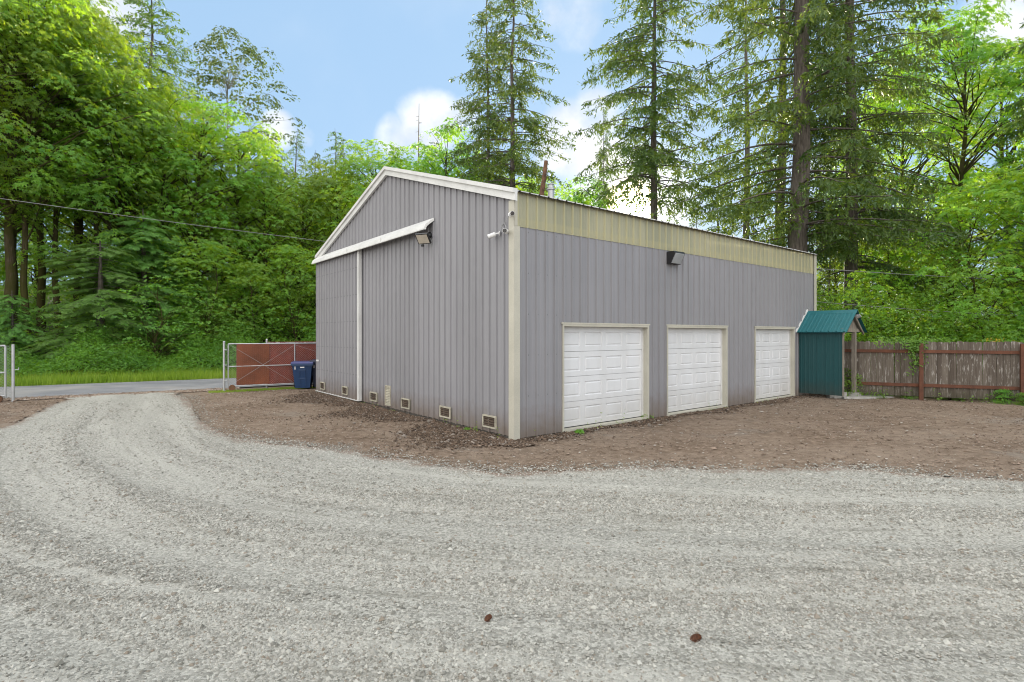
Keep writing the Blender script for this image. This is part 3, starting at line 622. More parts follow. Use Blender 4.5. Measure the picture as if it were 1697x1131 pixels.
for z in (zt,zm,zb): mb.tube([(0.06,-.03,z),(GL,-.03,z)],.019,8)
for x in (.06,2.12,4.2,GL): mb.tube([(x,-.03,zb),(x,-.03,zt)],.019,8)
mb.build('frame',M['galv'],gate)
mb=MB()
for x0,x1 in ((.06,2.12),(2.12,4.2)): mb.tube([(x0,-.05,zt if x0<1 else zt-.05),(x1,-.05,zb)] if x0<1 else [(x0,-.05,zt-.05),(x1,-.05,zm)],.004,5); mb.tube([(x0,-.052,zb),(x1,-.052,zt-.05)],.004,5)
mb.build('brace',M['wire'],gate)
mb=MB(); chain(mb,GL,zt-zb,zb,y=-.03); mb.build('chain_link',M['wire'],gate)
mb=MB(); slats(mb,.30,GL,zb+.02,zt+.01,-.012,seed=1); mb.build('privacy_slats',M['slat_red'],gate)
mb=MB(); slats(mb,.32,1.30,zb+.03,zt+.0,-.046,.062,seed=3); mb.build('privacy_slats',M['slat_orange'],gate)['label']='faded orange slats at the free end of the gate'
mb=MB(); mb.lathe([(.10,-.03),(.10,.03)],(.17,-.05,.10),14,axis='y'); mb.tube([(.17,-.09,.10),(.17,.0,.10)],.02,8); mb.tube([(.17,-.03,.10),(.17,-.03,zb)],.018,6); mb.build('wheel',M['rust'],gate)
fx=thing('chain_link_fence','chain link roadside fence with dark red slats standing behind the open gate','fence',(gp[0]+GN[0]*.30+GD[0]*1.25,gp[1]+GN[1]*.30+GD[1]*1.25,0),ga)
FLc=9.
mb=MB(); slats(mb,0.0,FLc,.10,1.60,0.02,seed=2); mb.build('privacy_slats',M['slat_red'],fx)
mb=MB(); chain(mb,FLc,1.5,.1); mb.build('chain_link',M['wire'],fx)
mb=MB(); mb.tube([(0,0.04,1.57),(FLc,.04,1.57)],.02,8); mb.build('top_rail',M['galv'],fx)
for x in (0.02,3.,6.,8.95): mb=MB(); mb.tube([(x,.05,-.1),(x,.05,1.66)],.032,10); mb.lathe([(.036,0),(.036,.02),(.005,.05)],(x,.05,1.66),10); mb.build('post',M['galv'],fx)
gpost=thing('gate_post','galvanised post at the free end of the open gate, right side of the driveway mouth','post',(gp[0]-GD[0]*.06,gp[1]-GD[1]*.06,0),ga)
mb=MB(); mb.tube([(0,0,-.1),(0,0,1.60)],.035,10); mb.build('pole',M['galv'],gpost); mb=MB(); mb.lathe([(.04,0),(.04,.02),(.005,.045)],(0,0,1.60),10); mb.build('cap',M['galv'],gpost)
for z in (.35,.85,1.35): mb=MB(); mb.tube([(0,-.05,z),(.07,-.05,z)],.018,6); mb.build('hinge_band',M['galv'],gpost)
lg=thing('chain_link_gate','chain link gate leaf with red slats left of the driveway mouth','gate',(-13.97,15.0,0),ga+math.pi)
GL2=3.6; mb=MB()
for z in (1.545,.80,.15): mb.tube([(0.11,.0,z),(GL2,.0,z)],.024,8)
for x in (.11,1.9,GL2): mb.tube([(x,0,.1),(x,0,1.545)],.024,8)
mb.build('frame',M['galv'],lg); mb=MB(); chain(mb,GL2,1.395,.15); mb.build('chain_link',M['wire'],lg)
mb=MB(); slats(mb,.30,GL2,.16,1.56,-.02,seed=4); mb.build('privacy_slats',M['slat_red'],lg)
mb=MB(); mb.lathe([(.10,-.03),(.10,.03)],(.25,.06,.08),14,axis='y'); mb.tube([(.25,.0,.08),(.25,.0,.15)],.018,6); mb.build('wheel',M['rust'],lg)
lp=thing('gate_post','galvanised post with latch arm beside the slatted gate leaf at the left edge','post',(-13.97+.05*GD[0],15.0+.05*GD[1],0),ga)
mb=MB(); mb.tube([(0,0,-.1),(0,0,1.58)],.036,10); mb.build('pole',M['galv'],lp); mb=MB(); mb.tube([(0,0,.87),(.12,-.02,.87)],.012,6); mb.tube([(.12,-.02,.87),(.12,-.02,.93)],.012,6); mb.build('latch',M['galv'],lp)

# ------------------------------------------------------------------ wheeled bins
def bin_(label,p,rz,body,lidm,s=1.,group='wheeled bins by the gate'):
    t=thing('wheeled_bin',label,'bin',p,rz,group)
    mb=MB(); w0,w1,d0,d1,h=.25,.34,.24,.36,.90
    V=[(-w0,-d0,.03),(w0,-d0,.03),(w0,d0,.03),(-w0,d0,.03),(-w1,-d1,h),(w1,-d1,h),(w1,d1,h),(-w1,d1,h)]
    mb.add(V,[[0,3,2,1],[4,5,6,7],[0,1,5,4],[1,2,6,5],[2,3,7,6],[3,0,4,7]])
    mb.box((-.37,-.39,.84),(.37,.39,.90))
    for x in (-.10,.10):   # moulded ribs of the front face
        f=lambda z:-(d0+(d1-d0)*(z-.03)/(h-.03)); mb.add([(x-.02,f(.08),.08),(x+.02,f(.08),.08),(x+.02,f(.68),.68),(x-.02,f(.68),.68),(x-.02,f(.08)-.02,.08),(x+.02,f(.08)-.02,.08),(x+.02,f(.68)-.02,.68),(x-.02,f(.68)-.02,.68)],[[4,5,6,7],[0,1,5,4],[1,2,6,5],[2,3,7,6],[3,0,4,7]])
    mb.box((-.12,f(.38)-.02,.36),(.12,f(.38)+.02,.40)); mb.box((-.12,f(.68)-.022,.66),(.12,f(.68)+.02,.70))
    b=mb.build('body',body,t)
    mb=MB(); mb.box((-.06,f(.78)-.004,.755),(.08,f(.78)+.02,.795)); mb.build('sticker',M['white'],b); mb=MB(); mb.box((-.25,f(.78)-.004,.70),(-.22,f(.78)+.03,.81)); mb.build('sticker',M['white'],b)
    mb=MB(); mb.prism([(-.385,.902),(-.385,.93),(-.36,.955),(.20,.985),(.38,.975),(.40,.93),(.40,.902)],lambda p:(-.375,p[0],p[1]),lambda p:(.375,p[0],p[1])); mb.build('lid',lidm,t)
    mb=MB(); mb.tube([(-.30,.42,.93),(.30,.42,.93)],.018,8); [mb.box((x-.02,.36,.88),(x+.02,.43,.95)) for x in (-.28,.28)]; mb.build('handle',M['dark'],t)
    for x in (-.33,.33): mb=MB(); mb.lathe([(.05,-.03),(.13,-.025),(.13,.025),(.05,.03)],(x,.24,.13),16,axis='x'); mb.build('wheel',M['dark'],t)
    mb=MB(); mb.tube([(-.33,.24,.13),(.33,.24,.13)],.012,6); mb.build('axle',M['galv'],t)
    t.scale=(s,s,s); return t
p=gnd(503,643.5); bin_('blue wheeled bin with indigo lid in front of the red slatted gate',p,.22,M['blue'],M['lid'],.95)
p=gnd(536,642); bin_('dark navy wheeled bin mostly hidden behind the barn corner',p,.10,M['navy'],M['navy'],1.0)

# ------------------------------------------------------------------ cables, pine cones
def cable(a,b,sag,name,label,r_=.012):
    mb=MB(); P=[a.lerp(b,t)+Vector((0,0,-sag*4*t*(1-t))) for t in np.linspace(0,1,28)]; mb.tube(P,r_,5); return tag(mb.build(name,M['cable']),label,'cable')
cable(at(-420,268,16.),at(620,410,26.),.10,'power_line','grey overhead cable crossing the left forest above the lane',.012)
cable(bw(LA+.02,.2,4.0),at(2050,470,19.),.15,'power_line','upper thin cable running right from the far end of the barn',.010)
cable(bw(LA+.02,.3,2.95),at(2050,533,18.5),.16,'power_line','lower thin cable crossing above the plank fence at the right',.010)
def pinecone(p,rz,s,label):
    t=thing('pine_cone',label,'pine cone',p,rz,'pine cones on the gravel'); r=np.random.RandomState(int(s*1000)); mb=MB(); P=[];N_=[];D=[]
    mb.lathe([(.004,-.03),(.014,-.015),(.016,.005),(.010,.022),(.002,.032)],(0,0,0),9,axis='x')
    for k in range(70):
        u=k/70.; a=k*2.39996; x=-.03+.062*u; rr=.019*math.sin(math.pi*(u*.85+.12))+.002; d=np.array([.35,math.cos(a),math.sin(a)])
        P.append((x,rr*.55*math.cos(a),rr*.55*math.sin(a))); D.append(d); N_.append(np.array([1.,-.3*math.cos(a),-.3*math.sin(a)]))
    V,Fq=leafset(np.array(P),np.array(N_),np.array(D),np.full(70,.0135),L1,.42,.1); mb.add(V,Fq); mb.build('scales',M['cone'],t); t.scale=(s,)*3; return t
pinecone(gnd(809,1033)+Vector((0,0,.03)),1.2,.95,'small brown pine cone standing on the gravel in the middle of the foreground')
pinecone(gnd(1153,1067)+Vector((0,0,.03)),.6,1.15,'larger brown pine cone on the gravel at the right of the foreground')

# ------------------------------------------------------------------ vegetation
def maple(seed,H,R,base,nc,nl,leaf,lobes=None,trunk=.22,flat=.34,name='maple_tree',mat='maple',bk='bark_mossy',crs=1.,lean=.4,low=.55,wd=.17):
    r=np.random.RandomState(seed); t=thing(name,'tree','tree')
    n=nc; h=r.rand(n)**.9; env=R*np.sin(np.pi*np.clip(h*.80+.17,0,1))**low; rad=env*np.sqrt(.12+.88*r.rand(n)); az=r.rand(n)*6.283
    lob=1+.18*np.sin(az*3+seed)+.12*np.sin(az*5+h*9); rad*=lob
    Cc=np.c_[rad*np.cos(az),rad*np.sin(az),base+(H-base)*h-.12*rad]
    crd=crs*(.62+.62*r.rand(n))*(R/4.2)**.5
    LP=[];LN=[];LF=[]
    for k in range(n):
        m=int(nl*(crd[k]/1.0)**1.6*(.7+.6*r.rand())); th=r.rand(m)*6.283; q=np.sqrt(r.rand(m))*crd[k]; st=1+.5*np.cos(th*2+r.rand()*6)*.5
        dx=q*np.cos(th)*st; dy=q*np.sin(th)*st; out=np.array([math.cos(az[k]),math.sin(az[k])]); up=flat*.5*r.randn(m)*crd[k]*.25
        tier=(r.rand(m)<.25)*r.rand(m)*-.6*crd[k]
        dz=-flat*1.0*(q/crd[k])**2*crd[k]*.9+up*.5+tier-.10*(dx*out[0]+dy*out[1])
        P=np.c_[dx,dy,dz]+Cc[k]; nn=np.c_[1.0*dx/crd[k]+.50*out[0],1.0*dy/crd[k]+.50*out[1],np.ones(m)]+.34*r.randn(m,3)
        ff=np.c_[dx/crd[k]+.5*out[0],dy/crd[k]+.5*out[1],-.3*np.ones(m)]+.6*r.randn(m,3); LP.append(P);LN.append(nn);LF.append(ff)
    P=np.vstack(LP);N_=np.vstack(LN);Fd=np.vstack(LF)
    mb=MB(); mb.add(*leafset(P,N_,Fd,leaf*(.6+.7*r.rand(len(P))),lobes or ((0,1),(52,.9),(-52,.9),(106,.55),(-106,.55)),wd)); mb.build('crown',M[mat],t)
    mb=MB(); K=9; zz=np.linspace(-.4,H*.86,K); tx=np.cumsum(r.randn(K))*.10*lean*2; ty=np.cumsum(r.randn(K))*.10*lean*2; tx-=tx[0];ty-=ty[0]
    tp=np.c_[tx,ty,zz]; mb.tube(tp,trunk*(1-.86*np.linspace(0,1,K))*np.r_[1.25,np.ones(K-1)],9)
    idx=r.permutation(n)[:int(n*.42)]
    for k in idx:
        c=Cc[k]; z0=max(base*(.5+.6*r.rand()),c[2]-.5*rad[k]-.5); z0=min(z0,H*.8); f=(z0+.4)/(H*.86+.4)*(K-1); i0=int(min(f,K-2)); a=tp[i0]*(1-(f-i0))+tp[i0+1]*(f-i0)
        mid=a*.5+c*.5+np.array([0,0,.12*rad[k]])+.18*r.randn(3); tr_=trunk*(1-.86*f/(K-1)); r0=min(tr_*.5,.018+.010*rad[k]*trunk/.22)
        mb.tube([a,a*.6+mid*.4+.1*r.randn(3),mid,c-np.array([0,0,.05])],[r0,r0*.8,r0*.55,r0*.22],5,cap=False)
    mb.build('trunk',M[bk],t,smooth=True); t['H']=H
    return t
def fir(seed,H,R,base,whorl,per,tw=.26,tww=.028,droop=.34,trunk=.34,mat='needle',bk='bark_fir',name='fir_tree',hang=.7,pw=.8,up=.12,dens=1.,thin=0.,dead=6,lat=.42):
    r=np.random.RandomState(seed); t=thing(name,'tree','tree'); mb=MB(); K=12; zz=np.linspace(-.5,H,K); tx=.05*np.cumsum(r.randn(K)); ty=.05*np.cumsum(r.randn(K)); tx-=tx[0]; ty-=ty[0]; tp=np.c_[tx,ty,zz]
    mb.tube(tp,trunk*(1-.96*np.linspace(0,1,K)**1.1)*np.r_[1.2,np.ones(K-1)],10)
    LP=[];LD=[];LW=[]; z=base
    while z<H-.3:
        u=(z-base)/(H-base); Lb=R*(1-u)**pw*(.55+.45*min(1,u/.12+.35))
        for k in range(per):
            if r.rand()<thin: continue
            az=r.rand()*6.283; L=Lb*(.55+.6*r.rand())+.15; zz0=z+whorl*(r.rand()-.5); d=np.array([math.cos(az),math.sin(az),0]); sd=np.array([-d[1],d[0],0])
            m=8; tt=np.linspace(0,1,m); dr=droop*(.7+.6*r.rand()); cz=L*(up*tt-dr*tt**1.7+.16*dr*np.clip(tt-.7,0,1)*3*tt); bend=.12*L*r.randn()*tt**2
            cx=np.interp(zz0,zz,tx);cy=np.interp(zz0,zz,ty); P=np.array([cx,cy,zz0])+np.outer(L*tt,d)+np.outer(bend,sd)+np.c_[0*tt,0*tt,cz]
            mb.tube(P,np.linspace(.009+.0075*L,.004,m),4,cap=False)
            nl=int(max(4,L/.16)*dens); a=(.06+.94*r.rand(nl)**.85); side=np.where(r.rand(nl)<.5,-1,1); ll=lat*L*(1.02-a)**.7*(.5+.6*r.rand(nl))+.14
            bp=np.stack([np.interp(a,tt,P[:,i]) for i in range(3)],-1); fw=.55+.3*r.rand(nl); ld=fw[:,None]*d+(side*(1.15-fw))[:,None]*sd; ld[:,2]-=.25+.35*r.rand(nl)
            ld/=np.linalg.norm(ld,axis=1)[:,None]
            for q in range(nl):
                nt=int(ll[q]/.085)+2; s_=np.linspace(.1,1,nt); p=bp[q]+np.outer(s_*ll[q],ld[q]); p[:,2]-=.30*ll[q]*s_**2
                dd=ld[q]*(1-hang*.55)+np.array([0,0,-hang])*r.rand(nt,1)+.45*r.randn(nt,3); LP.append(p); LD.append(dd); LW.append(np.full(nt,1.0-.25*s_))
        z+=whorl*(.75+.5*r.rand())
    for k in range(dead):
        az=r.rand()*6.283; zz0=base*(.35+.6*r.rand()); L=.5+1.2*r.rand(); mb.tube([(0,0,zz0),(math.cos(az)*L*.6,math.sin(az)*L*.6,zz0-.05),(math.cos(az)*L,math.sin(az)*L,zz0-.25)],[.02,.014,.005],4)
    mb.build('trunk',M[bk],t,smooth=True)
    P=np.vstack(LP);D=np.vstack(LD);W=np.concatenate(LW); n=len(P); D/=np.linalg.norm(D,axis=1)[:,None]
    mb=MB(); mb.add(*leafset(P,rnd(r,n)+np.array([0,0,.5]),D,tw*W*(.6+.7*r.rand(n)),L1,tww/tw*1.0,.05)); mb.build('crown',M[mat],t); t['H']=H; t['n']=n
    return t
def cedar(seed,H,R,base):
    r=np.random.RandomState(seed); t=thing('cedar_tree','tree','tree'); mb=MB(); mb.tube([(0,0,-.4),(.05,0,H*.4),(0,.08,H)],[.26,.16,.02],9)
    LP=[];LD=[];LN=[];LS=[]; z=base
    while z<H-.3:
        u=(z-base)/(H-base); 
        for k in range(5):
            az=r.rand()*6.283; L=R*(1-u)**.4*(.5+.6*r.rand())+.3; d=np.array([math.cos(az),math.sin(az),0]); sd=np.array([-d[1],d[0],0]); m=7; tt=np.linspace(0,1,m)
            P=np.array([0,0,z])+np.outer(L*tt,d)+np.c_[0*tt,0*tt,L*(.10*tt-.60*tt**1.6+.12*tt**4)]+np.outer(.1*L*r.randn()*tt**2,sd); mb.tube(P,np.linspace(.01+.008*L,.004,m),4,cap=False)
            nl=int(L/.13); a=.2+.8*r.rand(nl); side=np.where(r.rand(nl)<.5,-1,1); bp=np.stack([np.interp(a,tt,P[:,i]) for i in range(3)],-1)
            for q in range(nl):
                ll=.28+.5*(1-a[q])*r.rand()+.15*r.rand(); f0=d*(.75+.3*r.rand())+sd*side[q]*.8; f0/=np.linalg.norm(f0); ns=13; s_=np.linspace(0.05,1,ns); sp_=bp[q]+np.outer(s_*ll,f0); sp_[:,2]-=.55*ll*s_**1.6
                pn=np.cross(f0,[0,0,1]); 
                for sg in (-1,1):
                    dd=f0*.75+sg*pn*.65*(1-.4*s_[:,None])+np.array([0,0,-.9])*s_[:,None]+.22*r.randn(ns,3); LP.append(sp_);LD.append(dd);LN.append(np.tile(np.array([0,0,.8])+.9*f0,(ns,1))+.40*r.randn(ns,3)); LS.append((.27-.14*s_)*(.8+.4*r.rand(ns)))
        z+=.30
    P=np.vstack(LP);S=np.concatenate(LS); mbc=MB(); mbc.add(*leafset(P,np.vstack(LN),np.vstack(LD),S,L1,.075,.12)); mb.build('trunk',M['bark_fir'],t,smooth=True); mbc.build('crown',M['cedar'],t); t['H']=H; return t
def shrub(seed,H,R,leaf,nc,nl,mat='shrub',name='shrub',L=L3):
    r=np.random.RandomState(seed); t=thing(name,'shrub','shrub'); LP=[];LN=[];LF=[]; mb=MB()
    for k in range(nc):
        az=r.rand()*6.283; el=r.rand()**.8; rd=R*(.35+.65*r.rand())*math.sqrt(max(.05,1-(el*.9)**2)); c=np.array([rd*math.cos(az),rd*math.sin(az),.15+H*el*.9]); cr_=.22+.30*r.rand(); m=nl
        th=r.rand(m)*6.283; q=np.sqrt(r.rand(m))*cr_; P=np.c_[q*np.cos(th),q*np.sin(th),-.5*q*q/cr_+.10*r.randn(m)*cr_]+c; LP.append(P); o=np.array([math.cos(az),math.sin(az),0])
        LN.append(np.array([0,0,1.])+.4*o+.4*r.randn(m,3)); LF.append(np.c_[np.cos(th),np.sin(th),-.2*np.ones(m)]+.6*o+.4*r.randn(m,3))
        if r.rand()<.6: mb.tube([(.1*r.randn(),.1*r.randn(),-.05),(c[0]*.4,c[1]*.4,c[2]*.65),c],[.014,.010,.004],4,cap=False)
    mb.build('stems',M['bark_mossy'],t); P=np.vstack(LP); mb=MB(); mb.add(*leafset(P,np.vstack(LN),np.vstack(LF),leaf*(.6+.7*r.rand(len(P))),L,.22)); mb.build('leaves',M[mat],t); t['H']=H; return t

PR={'mA':lambda:maple(1,17,4.6,7.0,190,66,.160,trunk=.25,crs=.72,flat=.85),'mB':lambda:maple(2,14,4.3,1.6,240,66,.160,trunk=.22,crs=.72,flat=.85),'mC':lambda:maple(3,11,3.7,.9,200,66,.150,trunk=.17,low=.5,crs=.72,flat=.85),
    'mD':lambda:maple(4,18,4.4,8.0,125,78,.160,trunk=.19,flat=.8,crs=.74),'mF':lambda:maple(6,18,5.2,4.0,270,84,.165,trunk=.22,flat=.7,crs=.75,lean=.7),'mE':lambda:maple(5,7.5,2.7,.6,150,62,.125,trunk=.055,crs=.66,flat=.6),
    'fA':lambda:fir(11,34,6.0,5.2,.55,5,tw=.26,tww=.040,trunk=.42,droop=.38,thin=.18,dead=14,pw=.6,dens=1.2,lat=.30,hang=.95),'fB':lambda:fir(12,27,5.2,3.2,.44,5,tw=.27,tww=.042,trunk=.27,droop=.52,up=.18,thin=.12,hang=.95,pw=.58,dens=.95,lat=.32),
    'fC':lambda:fir(13,15,2.6,.8,.32,4,tw=.20,tww=.032,trunk=.16,droop=.28),'fD':lambda:fir(14,30,5.0,8.5,.75,4,tw=.26,tww=.040,trunk=.34,droop=.34,thin=.35,dead=16,pw=.6,dens=1.15,lat=.30,hang=.95),
    'fE':lambda:fir(15,27,5.2,9.6,.44,5,tw=.27,tww=.040,trunk=.27,droop=.50,up=.18,thin=.12,hang=.95,pw=.58,dens=1.0,lat=.34),
    'ced':lambda:cedar(21,10,3.0,.8),'ald':lambda:maple(31,20,3.9,6.,330,95,.13,lobes=L3,trunk=.14,flat=.55,name='alder_tree',mat='alderleaf',bk='bark_pale',crs=.55,low=.42,wd=.3),
    'vm':lambda:maple(41,4.2,2.3,.5,110,44,.085,lobes=L3,trunk=.05,flat=.16,name='vine_maple',mat='shrub',crs=.75,lean=.3,wd=.24),
    'sh':lambda:shrub(51,1.3,1.1,.075,70,42),'shb':lambda:shrub(52,1.8,1.4,.11,80,40)}
PROTO={}
def place(kind,px,Yd,topy=None,H=None,label=None,cat='tree',group=None,w=1.,rz=None,name=None,dz=0.):
    x=(px-CX)/F*Yd; z=float(hgt(np.array(x),np.array(Yd)))+dz
    if kind not in PROTO: PROTO[kind]=PR[kind](); t=PROTO[kind]
    else: t=copy_tree(PROTO[kind])
    if H is None: H=EYE+(HY-topy)/F*Yd-z
    s=H/t['H']; t.location=(x,Yd,z-.05); t.scale=(s*w,s*w,s); t.rotation_euler=(0,0,random.random()*6.28 if rz is None else rz)
    tag(t,label,cat,group); 
    for k in ('group',):
        if group is None and k in t: del t[k]
    return t
SKYS,SKYMIX,SKYBLUE,CLOUD,REAR,GLOW,SUNE,EXPO=.12,.90,(1.75,2.65,3.75),(4.7,4.75,4.8),(9.3,9.2,8.95),4.2,5.0,1.06
# ---- left forest edge, near to far
place('mA',12,24.5,H=19,label='tall broadleaf maple with mossy trunk at the left edge behind the slatted gate leaf',w=.95)
place('mA',-110,22,H=18,label='broadleaf maple beyond the lane, outside the left edge',w=.95)
place('mD',70,27.5,H=19.5,label='tall maple with bare straight trunk rising above the hanging cedar fronds',w=1.0)
place('mD',135,30,topy=-20,label='pale leaved maple behind the cedar, its crown reaching the top of the photo')
place('mB',200,29.5,topy=105,label='sunlit maple whose rounded top stands just left of the thin tall spruce',w=1.1)
place('mB',262,31,topy=120,label='yellow green maple standing directly below the thin tall spruce')
place('mB',330,32,topy=150,label='dense green maple below and left of the sparse small leaved tree')
place('mC',392,34,topy=190,label='rounded maple at the foot of the sparse small leaved tree',w=1.1)
place('mC',440,34,topy=262,label='low maple on the slope where the forest skyline starts to drop')
place('mC',500,36,topy=285,label='low maple just left of the far barn eave',w=1.2)
place('mC',560,37,topy=262,label='maple behind the left slope of the barn roof',w=1.1)
place('mC',625,38,topy=232,label='bright maple with a knobbly top left of the roof peak',w=1.15)
place('mC',690,38,topy=238,label='yellow green maple rising just right of the roof peak')
place('mB',742,37,topy=198,label='open crowned maple beside the white cloud, right of the tall bare snag',w=.9)
place('mC',800,35,topy=262,label='low maple under the twin firs behind the barn roof')
place('mC',962,38,topy=290,label='small maple top peeping over the roof beside the rusty flue',w=.9)
place('mC',955,42,topy=322,label='low bushy tree behind the roof beside the sun glare')
place('mE',340,27.5,topy=395,label='small maple leaning over the lane halfway between gate and cedar',w=1.3)
place('mE',420,29,topy=430,label='small bushy maple behind the free end of the open gate',w=1.3)
place('mE',490,30,topy=400,label='slender young maple behind the wheeled bins',w=1.2)
place('ced',165,24.8,topy=392,label='cedar with drooping pale green fronds hanging over the lane at the left',w=1.7,rz=.4)
place('ced',240,27.6,topy=345,label='larger cedar with long drooping fronds right of the mossy trunks',w=1.4,rz=2.2)
for px,Yd,lab in ((30,26,'mossy maple trunk beside the leftmost one at the forest edge'),(47,25.2,'slim mossy maple trunk leaning near the left gate leaf'),(103,27,'maple with straight grey trunk left of the cedar fronds'),(150,28.5,'maple with dark forked trunk right behind the cedar')):
    place('mD',px,Yd,H=17.5,label=lab,w=.9)
place('ced',20,22.8,topy=480,label='small cedar with low fronds just above the left gate leaf',w=1.2)
place('vm',262,24.8,topy=455,label='bright vine maple thicket with layered leaves at the lane edge',w=1.15)
place('vm',330,26.4,topy=500,label='lower vine maple bush at the lane edge left of the open gate',w=1.2)
place('vm',190,24.1,topy=530,label='low vine maple bush beneath the pale cedar fronds')
place('fB',255,42,topy=-45,label='thin tall spruce with sparse drooping limbs against the sky at upper left',w=1.35)
place('ald',388,40,topy=52,label='sparse tall tree with tiny leaves against the blue sky',w=.95)
# trunks in the shade behind the front row
for k,(px,Yd,lab) in enumerate(((25,28,'mossy dark maple trunk second from the left edge'),(118,29,'dark maple behind the pale cedar, trunk between two mossy ones'),(300,36,'maple deep in the shade behind the vine maple thicket'),(-60,30,'shaded maple outside the left edge'))):
    place('mD',px,Yd,H=16,label=lab,w=.85)
fill=[(60,42),(150,42),(220,40),(350,41),(420,42),(480,43),(540,44),(-40,42),(600,46),(-160,28),(-250,24),(670,47)]
for px,Yd in fill: place('mB',px,Yd,H=11+(2 if px<300 else 0)+random.random()*1.2-(2 if px>400 else 0),label='maple filling the shaded forest behind the front row of trees',group='maples deep in the left forest',w=1.15)
# hill in the distance
place('fC',447,72,topy=235,label='distant conifer below the small white cloud, first on the hill skyline',w=1.1)
place('fC',497,74,topy=214,label='brownish distant conifer on the hill skyline',w=1.2)
place('fC',548,76,topy=212,label='dark distant conifer standing highest on the hill skyline',w=1.35)
place('fC',575,70,topy=226,label='distant conifer right of the highest one on the hill',w=1.2)
place('fC',522,66,topy=250,label='distant conifer in front of the hill skyline group',w=1.3)
place('fC',655,70,topy=240,label='distant conifer between the knobbly maple and the bare snag',w=1.1)
place('fC',720,72,topy=232,label='distant conifer behind the bare snag',w=1.2)
for px in range(400,900,38): place('mC',px,60+random.random()*12,topy=285+random.random()*22,label='distant broadleaf tree on the wooded hillside',group='broadleaf trees on the hillside',w=1.2)
# twin firs and the conifers behind the roof
place('fB',853,31,topy=-95,label='tall fir whose dark trunk rises above the right slope of the gable roof',w=1.02,rz=.3)
place('fB',806,34,topy=-30,label='slimmer fir just left of the tall dark trunked fir',w=.9)
place('fB',1000,46,topy=172,label='small far fir standing before the big white cloud',w=.5)
place('fE',1084,27,topy=-190,label='tall fir with pale sunlit trunk right of the sun glare',w=1.0,rz=1.9)
place('fC',1192,40,topy=255,label='young fir with pale trunk left of the two big trunks',w=1.1)
place('fC',1150,37,topy=318,label='low dark fir over the skylight strip',w=.8)
place('fC',1245,34,topy=315,label='low fir just left of the pair of big trunks',w=1.0)
place('fD',1292,27,H=31,label='slender fir trunk immediately left of the thickest trunk',w=.85)
place('fA',1320,20.6,H=33,label='biggest fir with thick scaly trunk right behind the far end of the barn',rz=2.6)
place('fA',1410,21.8,H=31,label='ivy clad fir with dark broad trunk behind the teal lean-to',w=.72,rz=.8)
place('fD',1235,36,H=30,label='high fir whose boughs hang over the barn roof from behind',w=.8)
place('fB',1840,20,H=24,label='dark fir whose boughs enter at the upper right edge',w=1.0)
place('fC',1375,27,topy=330,label='young fir between the biggest fir and the ivy clad trunk',w=1.0)
# right broadleaf trees
place('mF',1562,25.5,topy=8,label='tall backlit maple with dark branching limbs right of the ivy clad fir',w=1.0,rz=1.2)
place('mA',1490,31,topy=120,label='maple in the gap behind the tall backlit maple',w=1.0)
place('mA',1660,30,topy=60,label='broad maple behind the right end of the plank fence',w=1.0)
place('mE',1640,18.6,topy=285,label='young light green maple with thin straight stem close behind the plank fence',w=1.15,rz=.5)
place('mE',1712,17.4,topy=250,label='young maple at the right edge leaning over the fence',w=1.1)
place('mE',1560,20,topy=400,label='low young maple left of the thin straight stem, over the middle fence post',w=1.2)
place('mC',1470,24,topy=370,label='dense young maple over the fence beside the ivy clad trunk',w=1.0)
place('mE',1440,20,topy=440,label='small maple bush over the fence beside the lean-to roof',w=1.1)
place('mC',1840,17,H=9,label='maple beyond the fence outside the right edge')
for px,Yd in ((1380,30),(1430,33),(1530,34),(1600,36),(1720,30),(1800,26),(1950,22),(1330,36),(1270,42),(1200,46),(1130,48)): place('mB',px,Yd,H=6.5+random.random()*1.6+(1.5 if px>1400 else 0),label='low maple filling the woods behind the fence and barn',group='low maples behind the barn',w=1.3)
# bare snag
b=at(694,300,52); sg=thing('dead_tree','tall thin bare snag like a mast against the sky above the roof peak','tree',(b.x,b.y,float(hgt(np.array(b.x),np.array(b.y)))-.1))
zt_=at(694,172,52).z-sg.location.z; mb=MB(); mb.tube([(0,0,0),(.03,0,zt_*.5),(-.02,0,zt_*.8),(.03,0,zt_)],[.14,.09,.06,.025],6); r=np.random.RandomState(5)
for k in range(26):
    z=zt_*(.45+.5*r.rand()); a=r.rand()*6.28; L=.15+.35*r.rand(); mb.tube([(0,0,z),(math.cos(a)*L,math.sin(a)*L,z+.1*r.randn())],[.02,.008],4)
mb.build('trunk',M['bark_dead'],sg)
# shrubs
shr=[(1505,15.75,.35,'small leafy weed bush against the plank fence left of the middle post'),(1575,15.5,.38,'low fern like weed at the fence foot right of the middle post'),(1590,15.2,.22,'flat green weed on the dirt right of the middle fence post'),(1660,14.7,.42,'leafy green bush at the fence foot before the last post'),(1697,14.3,.36,'small green bush at the fence foot by the right edge'),(1404,16.4,.9,'shaded leafy shrub inside the open end of the teal lean-to')]
for px,Yd,h,lab in shr: place('sh',px,Yd,H=h,label=lab,cat='shrub',w=.75)
w=thing('small_weed','little green weed sprouting at the foot of the first garage door jamb','weed',gnd(1071,693)); 
def weed(t,s,seed):
    r=np.random.RandomState(seed); n=46; d=rnd(r,n); d[:,2]=np.abs(d[:,2]); mb=MB(); mb.add(*leafset(d*np.array([s,s,s*.7])*r.rand(n,1)**.5,d+np.array([0,0,.9]),d,.05*(.6+.7*r.rand(n)),L3,.24)); mb.build('leaves',M['shrub'],t)
weed(w,.17,1); t=thing('small_weed','little green weed at the foot of the first garage door, near the barn corner','weed',gnd(960,716)); weed(t,.09,2)
t=thing('small_weed','little green weed at the foot of the gable wall left of the last vent','weed',gnd(775,712)); weed(t,.08,3)
